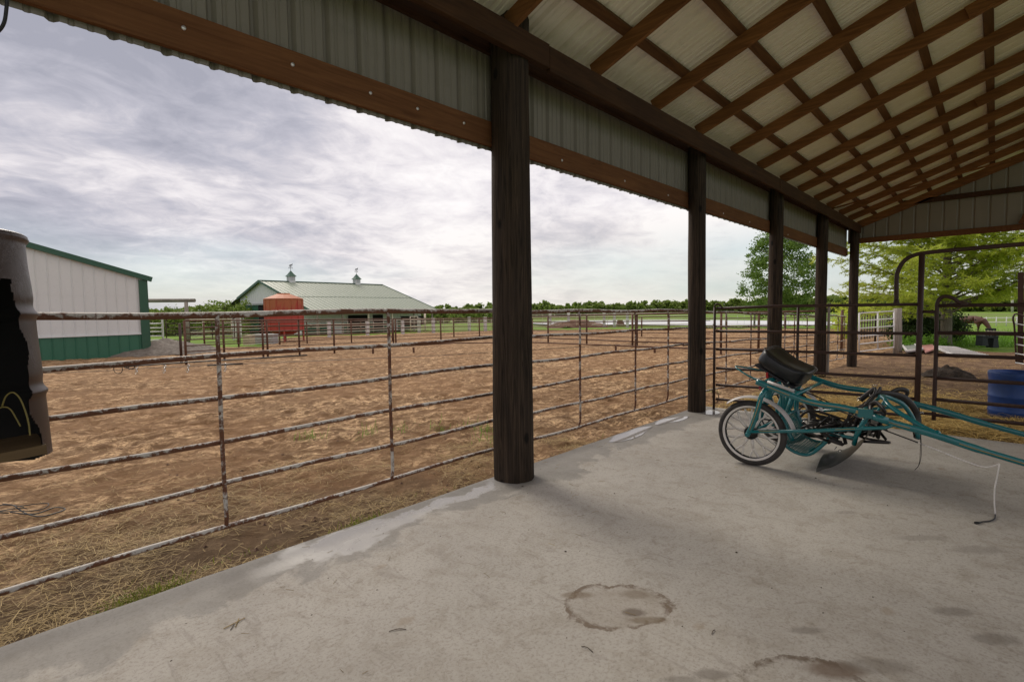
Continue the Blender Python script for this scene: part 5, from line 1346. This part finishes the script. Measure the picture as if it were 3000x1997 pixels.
# ------------------------------------------------------------------ right-hand yard
def AF(u, v, s): return at_fwd(u, v, s)
t = thing('white_swing_gate', 'white six-rail pipe gate standing open against the grey wooden post', 'gate', AF(2619, 1018, 19))
LV, RV = [917.5, 940, 962, 985, 1008, 1030], [911, 933, 954.5, 977, 996.5, 1017]
for a, c in zip(LV, RV): MB().tube([AF(2517, a, 18), AF(2619, c, 19)], .021, 10).build('rail', M_whitep, t)
for f in (0, .52, 1): MB().tube([lerp(AF(2517, LV[0], 18), AF(2619, RV[0], 19), f), lerp(AF(2517, LV[-1], 18), AF(2619, RV[-1], 19), f)], .024, 10).build('upright', M_whitep, t)
p = G(2630, 1034); s = p.x * FW.x + p.y * FW.y
solo(MB().tube([p - Vector((0, 0, .2)), AF(2630, 960, s), AF(2630, 903, s)], [.15, .14, .135], 16), 'wooden_post', M_polegrey, 'thick grey wooden post at the hinge end of the white six-rail gate', 'post', p)
a, c = G(2500, 1012), G(2615, 994); ng = 15
t = rail_run('picket_pen', 'pale weathered stall pen with many thin uprights behind the white gate', 'fence', [a, c], [.3, .7, 1.1, 1.5, 1.75], .018, M_brown, .05, [a, lerp(a, c, .5), c], M_brown, 1.9)
for i in range(ng): p = lerp(a, c, (i + .5) / ng) + Vector((.5, .2, 0)); MB().beam(p + Vector((0, 0, .2)), p + Vector((0, 0, 1.8)), .07, .03, (1, 0, 0)).build('picket', M_polegrey, t)
p = G(2700, 1022)
t = thing('flat_pallet', 'grey flat metal-topped pallet lying on the ground between the wooden post and the tree', 'pallet', G(2670, 1022))
P4 = [G(2642, 1012, .05), G(2676, 1009, .12), G(2702, 1027, .12), G(2656, 1033, .05)]; MB().prism(P4, (0, 0, .05)).build('sheet', M_galv, t)
b = MB(); [b.beam(P4[i] + Vector((0, 0, .07)), P4[(i + 1) % 4] + Vector((0, 0, .07)), .07, .05) for i in range(4)]; b.build('frame', M_whitewood, t)
P4 = [G(2690, 1014, .08), G(2732, 1011, .12), G(2742, 1024, .10), G(2712, 1034, .08)]
solo(MB().prism(P4, (0, 0, .05)), 'red_board', simple('faded_red_board', (.35, .12, .10), (.42, .25, .22), rough=.8), 'faded red board lying between the grey pallet and the slatted hurdle', 'board', P4[0])
t = thing('slatted_hurdle', 'pale slatted hurdle lying flat on the ground in front of the tree trunk', 'hurdle', G(2800, 1028))
q0, q1, q2, q3 = G(2738, 1013, .22), G(2800, 1016, .22), G(2905, 1042, .10), G(2800, 1040, .10)
b = MB()
for i in range(15): b.beam(lerp(q0, q3, i / 14), lerp(q1, q2, i / 14), .07, .03)
b.build('slats', M_whitewood, t)
for a, c in ((q0, q3), (q1, q2)): MB().beam(a - Vector((0, 0, .04)), c - Vector((0, 0, .04)), .05, .06).build('side_rail', M_whitewood, t)
# black plastic sawhorse feeder
p = G(2903, 1018); s = p.x * FW.x + p.y * FW.y
t = thing('black_trestle', 'black plastic trestle standing in the grass near the grazing horse', 'trestle', p)
dp = Vector((FW.x, FW.y, 0)) * .35
for (u0, u1, v0, v1) in ((2878, 2896, 987, 1013), (2909, 2927, 987, 1019)):
    MB().prism([AF(u0 + 3, v0, s), AF(u1 - 3, v0, s), AF(u1, v1, s), AF(u0, v1, s)], dp).build('leg', M_fblack, t)
MB().prism([AF(2880, 983, s), AF(2926, 983, s), AF(2926, 990, s), AF(2880, 990, s)], dp).build('top', M_fblack, t)
b = MB()
for u in (2890, 2899, 2908, 2915): b.beam(AF(u, 984, s), AF(u, 963, s), .06, .06, (1, 0, 0))
b.beam(AF(2888, 964, s), AF(2917, 964, s), .06, .08); b.build('rack', M_fblack, t)
p = G(2940, 1020); solo(MB().tube([AF(2890, 972, 20), AF(2950, 974, 20), AF(3060, 979, 20)], .045, 8), 'grey_pole', M_polegrey, 'pale grey pole held level across the yard at the right edge', 'pole', p)
p = G(2990, 1062); s = p.x * FW.x + p.y * FW.y
solo(MB().beam(p - Vector((0, 0, .2)), AF(2991, 798, s), .13, .13, (1, 0, 0)), 'steel_post', M_brown, 'tall dark brown steel post at the right edge of the photo', 'post', p)
t = thing('galvanised_gate', 'galvanised tube gate with a bent corner at the right edge of the photo', 'gate', AF(2985, 1040, 14))
for v in (948, 985, 1008, 1035, 1062): MB().tube([AF(2975, v, 14), AF(3100, v + 22, 13.2)], .018, 8).build('rail', M_galv, t)
MB().tube(curve([AF(2978, 1065, 14), AF(2972, 960, 14), AF(2968, 935, 14), AF(2972, 922, 14), AF(2985, 921, 14), AF(3060, 945, 13.5)]), .022, 8).build('frame', M_brown, t)
# white far rails and utility pole
a, c = G(2860, 953), G(3040, 953); rail_run('white_rail_fence', 'low white rail fence across the far green pasture at the right', 'fence', [a, c], [.35, .85], .045, M_whitep, .05, along(a, c, 6), ph=.95)
p = AF(2966, 905, 150); solo(MB().tube([Vector((p.x, p.y, -1.3)), AF(2966, 846, 150)], .28, 8), 'utility_pole', M_whitewood, 'pale utility pole standing in the far pasture before the woods at the right', 'pole', p)

# ------------------------------------------------------------------ grazing horse
hs = 38.5; hb = AF(2846, 985, hs); gzv = g(hb.x, hb.y) - .10; hb.z = gzv
rd = Vector((-.55, -.83, 0)).normalized(); sdv = Vector((-rd.y, rd.x, 0))
nodes = {'pel': (-.55, 0, 1.28, .23), 'rump': (-.74, 0, 1.22, .17), 'mid': (-.1, 0, 1.15, .27), 'mid2': (.25, 0, 1.16, .27), 'wit': (.52, 0, 1.24, .24), 'n1': (.78, 0, 1.10, .17), 'n2': (1.02, 0, .80, .125), 'n3': (1.20, 0, .50, .105), 'h1': (1.27, 0, .34, .10), 'h2': (1.20, 0, .14, .065), 'h3': (1.16, 0, .06, .055)}
for s_, y_ in (('l', .15), ('r', -.15)):
    fo = .10 if s_ == 'l' else -.10
    nodes.update({'t' + s_: (-.66 + fo, y_, 1.0, .15), 'k' + s_: (-.56 + fo, y_, .78, .10), 'o' + s_: (-.76 + fo, y_, .50, .055), 'c' + s_: (-.72 + fo, y_, .16, .036), 'f' + s_: (-.68 + fo, y_, .03, .05),
                  'a' + s_: (.46 - fo, y_, .86, .12), 'b' + s_: (.44 - fo, y_, .62, .065), 'd' + s_: (.45 - fo, y_, .40, .05), 'e' + s_: (.44 - fo, y_, .14, .034), 'g' + s_: (.47 - fo, y_, .03, .048)})
ed = [('pel', 'rump'), ('pel', 'mid'), ('mid', 'mid2'), ('mid2', 'wit'), ('wit', 'n1'), ('n1', 'n2'), ('n2', 'n3'), ('n3', 'h1'), ('h1', 'h2'), ('h2', 'h3')]
for s_ in 'lr': ed += [('pel', 't' + s_), ('t' + s_, 'k' + s_), ('k' + s_, 'o' + s_), ('o' + s_, 'c' + s_), ('c' + s_, 'f' + s_), ('wit', 'a' + s_), ('a' + s_, 'b' + s_), ('b' + s_, 'd' + s_), ('d' + s_, 'e' + s_), ('e' + s_, 'g' + s_)]
ks = list(nodes); me = bpy.data.meshes.new('grazing_horse')
me.from_pydata([tuple(rd * nodes[k][0] + sdv * nodes[k][1] + Vector((0, 0, nodes[k][2]))) for k in ks], [(ks.index(a), ks.index(c)) for a, c in ed], [])
me.materials.append(M_horse); ho = bpy.data.objects.new('horse', me); COL.objects.link(ho); ho.location = hb
me.skin_vertices.new() if hasattr(me.skin_vertices, 'new') and not len(me.skin_vertices) else None
md = ho.modifiers.new('skin', 'SKIN'); 
bpy.context.view_layer.update()
if len(me.skin_vertices):
    for i, k in enumerate(ks):
        r_ = nodes[k][3] * (1.22 if nodes[k][3] > .1 else 1.1); me.skin_vertices[0].data[i].radius = (r_, r_)
    me.skin_vertices[0].data[0].use_root = True
ho.modifiers.new('sub', 'SUBSURF').render_levels = 2
ho['label'] = 'chestnut brown horse grazing with its head down in the far grass'; ho['category'] = 'horse'
b = MB(); b.tube(curve([hb + rd * -.86 + Vector((0, 0, 1.25)), hb + rd * -.98 + Vector((0, 0, 1.05)), hb + rd * -.98 + Vector((0, 0, .6)), hb + rd * -.95 + Vector((0, 0, .35))]), [.04, .05, .06, .07, .08, .08, .09, .09, .09, .09, .09, .08, .08, .07, .06, .05, .04, .03, .02][:19], 8); b.build('tail', M_mane, ho)
b = MB()
for k in range(12): q = k / 11; c_ = hb + rd * (.62 + .58 * q) + Vector((0, 0, 1.40 - .82 * q)); b.tube([c_, c_ + sdv * -.12 + Vector((0, 0, -.16)) + rd * .04], [.035, .01], 5)
b.build('mane', M_mane, ho)
b = MB()
for sg in (-1, 1): b.tube([hb + rd * 1.30 + sdv * .05 * sg + Vector((0, 0, .46)), hb + rd * 1.40 + sdv * .07 * sg + Vector((0, 0, .52))], [.03, .008], 6)
b.build('ears', M_horse, ho)

# ------------------------------------------------------------------ trees
def leafquad(V_, F_, p, s, rr, asp=1.0, n=None):
    a = Vector((rr.gauss(0, 1), rr.gauss(0, 1), rr.gauss(0, 1))).normalized() if n is None else n
    o = a.orthogonal().normalized(); k = a.cross(o); th = rr.uniform(0, 6.28); o, k = o * math.cos(th) + k * math.sin(th), k * math.cos(th) - o * math.sin(th)
    o *= s * .5; k *= s * .5 * asp; b0 = len(V_); V_ += [p - o, p - o * .1 - k, p + o, p - o * .1 + k]; F_.append((b0, b0 + 1, b0 + 2, b0 + 3))
def clumps(V_, F_, c, rx, ry, rz_, nc, nl, ls, cr, rr, asp=.8, lo=.35):
    for _ in range(nc):
        d = Vector((rr.gauss(0, 1), rr.gauss(0, 1), rr.gauss(0, 1))).normalized(); q = rr.uniform(lo, 1) ** .6
        e = Vector((c.x + d.x * rx * q, c.y + d.y * ry * q, c.z + d.z * rz_ * q)); R_ = cr * rr.uniform(.6, 1.2)
        for _ in range(nl):
            f = Vector((rr.gauss(0, .5), rr.gauss(0, .5), rr.gauss(0, .38))) * R_; leafquad(V_, F_, e + f, ls * rr.uniform(.6, 1.3), rr, asp)
def fol(V_, F_): b = MB(); b.v = V_; b.f = F_; b.s = [False] * len(F_); return b
# cottonwood
rr = random.Random(31); s = 62; tb_ = AF(2280, 935, s); tb_.z = g(tb_.x, tb_.y) - .15
t = thing('cottonwood_tree', 'full round green tree seen behind the third and fourth poles', 'tree', tb_)
pxm = s / F; top = AF(2280, 672, s).z; V_, F_ = [], []
rt = Vector((.684, -.729, 0))
prof = [(905, 95), (880, 105), (855, 112), (830, 118), (805, 120), (780, 108), (755, 95), (730, 82), (710, 66), (692, 48), (680, 26)]
for v, hw in prof:
    zc = AF(2280, v, s).z; R0 = hw * pxm / 1.12
    n_ = int(12 + R0 * 7)
    for _ in range(n_):
        a = rr.uniform(0, 6.283); q = rr.uniform(.25, 1.0) ** .6; 
        e = Vector((tb_.x + math.cos(a) * R0 * q, tb_.y + math.sin(a) * R0 * q, zc + rr.gauss(0, .35))); cr = rr.uniform(.45, .85)
        for _ in range(62): leafquad(V_, F_, e + Vector((rr.gauss(0, .5), rr.gauss(0, .5), rr.gauss(0, .32))) * cr, rr.uniform(.12, .27), rr, .85)
fol(V_, F_).build('crown', M_leafA, t)
b = MB(); b.tube([tb_, tb_ + Vector((.05, 0, 3)), tb_ + Vector((-.1, .1, 6)), Vector((tb_.x, tb_.y, top - 1))], [.32, .25, .16, .03], 10)
for k in range(16):
    z0_ = 1.5 + k * .45; a = k * 2.4; o = tb_ + Vector((0, 0, z0_)); b.tube([o, o + Vector((math.cos(a) * 1.2, math.sin(a) * 1.2, 1.1)), o + Vector((math.cos(a) * 2.6, math.sin(a) * 2.6, 2.0))], [.08, .05, .015], 6)
b.build('trunk', M_trunk, t)
# feathery cypress
rr = random.Random(8); cb = G(2768, 1013); cb.z = g(cb.x, cb.y) - .12
t = thing('cypress_tree', 'feathery light green tree with long spreading limbs beyond the pen', 'tree', cb)
b = MB(); HT_ = 11.0
b.tube([cb + Vector((0, 0, z)) + rt * (.04 * math.sin(z)) for z in (0, .25, .8, 2, 4, 7, 9.5, HT_)], [.34, .26, .225, .20, .16, .10, .05, .02], 16)
b.tube(curve([cb + Vector((.0, -.1, 0)), cb + rt * .35 + Vector((0, 0, .05)), cb + rt * .55 + Vector((0, 0, -.1))]), [.2] * 13, 8) if False else None
b.build('trunk', M_trunk, t)
V_, F_ = [], []; bb = MB()
nb = 112
for i in range(nb):
    z0_ = 1.5 + 8.4 * (i / nb) ** 1.15 + rr.uniform(-.2, .2); a = i * 2.399 + rr.uniform(-.5, .5); L_ = (5.4 - .42 * (z0_ - 1.6)) * rr.uniform(.75, 1.1); ris = rr.uniform(.05, .62)
    d = Vector((math.cos(a), math.sin(a), 0)); o = cb + Vector((0, 0, z0_)); side = Vector((-d.y, d.x, 0))
    P = curve([o, o + d * L_ * .3 + Vector((0, 0, L_ * ris * .38)), o + d * L_ * .65 + Vector((0, 0, L_ * ris * .70)) + side * rr.gauss(0, .15), o + d * L_ + Vector((0, 0, L_ * ris * .82)) + side * rr.gauss(0, .3)], 5)
    r0_ = .055 * (1 - z0_ / 14) * L_ / 4; bb.tube(P, [max(.006, r0_ * (1 - k / len(P))) for k in range(len(P))], 6)
    for k in range(4, len(P)):
        fr = k / (len(P) - 1)
        for sg in (-1, 1):
            for rep in range(2):
                tl = (1.25 - .75 * fr) * rr.uniform(.5, 1.1); td = (d * rr.uniform(.3, .9) + side * sg * rr.uniform(.5, 1.1) + Vector((0, 0, rr.gauss(.02, .38)))).normalized(); p0 = P[k] + d * rr.uniform(-.15, .15)
                bb.tube([p0, p0 + td * tl * .6 + Vector((0, 0, -.02)), p0 + td * tl], [.008, .005, .002], 3, caps=False)
                nl = int(13 * tl) + 3
                for m_ in range(nl):
                    q = (m_ + rr.random()) / nl; pp_ = p0 + td * tl * q
                    for w in range(3):
                        dd_ = (td * rr.uniform(.1, .8) + Vector((rr.gauss(0, .6), rr.gauss(0, .6), rr.gauss(-.15, .35)))).normalized(); ll = rr.uniform(.09, .20); sd_ = dd_.orthogonal().normalized() * rr.uniform(.012, .024)
                        b0 = len(V_); V_ += [pp_ - sd_, pp_ + sd_, pp_ + dd_ * ll + sd_ * .4, pp_ + dd_ * ll - sd_ * .4]; F_.append((b0, b0 + 1, b0 + 2, b0 + 3))
bb.build('limbs', M_trunk, t); fol(V_, F_).build('foliage', M_leafB, t)
print('cypress leaves', len(F_))
# shrubs below
def shrub(u, v, s, rx, rz_, nc, lab, m=None, ls=.11, seed=1):
    rr = random.Random(seed); c = AF(u, v, s); c.z = g(c.x, c.y) - .1
    t = thing('shrub', lab, 'shrub', c); V_, F_ = [], []
    clumps(V_, F_, c + Vector((0, 0, rz_ * .95)), rx, rx, rz_, nc, 55, ls, .40, rr, .7, .2); fol(V_, F_).build('foliage', m or M_leafD, t)
    b = MB()
    for k in range(9): a = k * .7; b.tube([c + Vector((math.cos(a) * .1, math.sin(a) * .1, 0)), c + Vector((math.cos(a) * rx * .6, math.sin(a) * rx * .6, rz_ * 1.3))], [.035, .012], 5)
    b.build('stems', M_trunkd, t)
shrub(2672, 975, 26, 1.05, .95, 130, 'tall dark shrub filling the gap between the grey post and the tree trunk', seed=2)
shrub(2722, 975, 27, .9, 1.0, 110, 'dark shrub close against the left side of the tree trunk', seed=3)
shrub(2786, 960, 27, .62, .85, 80, 'rounded green shrub at the right of the tree trunk', seed=4)
shrub(2665, 1005, 23.5, .55, .20, 40, 'low bright weeds at the foot of the dark shrub beside the grey post', M_weed, .10, 5)
shrub(2730, 1000, 24, .6, .25, 40, 'low bright weeds just left of the tree trunk', M_weed, .10, 6)
shrub(2481, 880, 34, .8, 1.15, 50, 'thin sapling top showing between the fourth pole and the corner pole', M_leafB, .10, 7)
# woods
def woods(name, lab, spec, ls, mat, seed, nc=14, nl=34, depth=14, zb_=None):
    rr = random.Random(seed); V_, F_ = [], []; tk = MB()
    for u, vt, s in spec:
        s2 = s + rr.uniform(0, depth); p = AF(u, 900, s2); z0 = g(p.x, p.y) - .2; zt = AF(u, vt, s).z
        h = max(2.0, (zt - z0)); w = h * rr.uniform(.5, .75)
        c = Vector((p.x, p.y, z0 + h * .54)); clumps(V_, F_, c, w, w, h * .44, nc, nl, ls, h * .15, rr, .85, .3)
        clumps(V_, F_, Vector((p.x, p.y, z0 + h * .2)), w * 1.1, w * 1.1, h * .22, nc // 2, nl, ls, h * .15, rr, .85, .1)
        tk.tube([(p.x, p.y, z0), (p.x, p.y, z0 + h * .8)], [h * .02, h * .008], 5, caps=False)
    o = fol(V_, F_).build(name, mat); o['kind'] = 'stuff'; o['label'] = lab; o['category'] = 'woods'
    k_ = tk.build('trunks', M_trunkd, o)
    return o
rr = random.Random(77)
def interp(tab, u):
    for (a, c), (d, e) in zip(tab, tab[1:]):
        if a <= u <= d: return c + (e - c) * (u - a) / (d - a)
    return tab[0][1] if u < tab[0][0] else tab[-1][1]
tab = [(380, 905), (900, 903), (1230, 898), (1290, 893), (1330, 898), (1380, 888), (1450, 889), (1560, 889), (1590, 882), (1640, 886), (1700, 886), (1740, 883), (1800, 888), (1880, 879), (1950, 881), (2000, 877), (2100, 876), (2200, 872), (2300, 862), (2380, 864), (2450, 862), (2500, 865), (2560, 862), (2700, 868), (2850, 862), (2950, 852), (3100, 846)]
spec = []
for i in range(300):
    u = 380 + (3250 - 380) * (i + rr.random()) / 300; sp = 235 if u < 2200 else 235 - (u - 2200) * .085
    spec.append((u, interp(tab, u) + rr.choice((0, 1, 2, 4, 7, 10)), sp))
woods('far_woods', 'long belt of green woods along the horizon beyond the pond', spec, 1.4, M_leafC, 5, 13, 34, 12)
tabL = [(380, 900), (465, 897), (500, 897), (530, 899), (548, 889), (600, 888), (640, 878), (655, 869), (680, 869), (705, 876), (730, 884), (790, 895)]
spec = []
for i in range(26):
    u = 395 + (770 - 395) * (i + rr.random()) / 26; spec.append((u, interp(tabL, u) + rr.choice((0, 2, 5, 9)), 62 + rr.uniform(0, 10)))
woods('thicket', 'green thicket of small trees between the log gateway and the green roofed barn', spec, .30, M_leafC, 6, 20, 46, 8)
spec = [(1262 + i * 17 + rr.uniform(-5, 5), 901 + rr.uniform(-2, 6), 120) for i in range(12)]
woods('hedge_trees', 'line of low trees right of the green roofed barn', spec, .6, M_leafC, 9, 10, 34, 10)
for o in bpy.data.objects:
    if o.type == 'MESH' and o.parent is None and 'kind' not in o and 'label' not in o: print('UNLABELED', o.name)
print('faces', sum(len(m.polygons) for m in bpy.data.meshes))
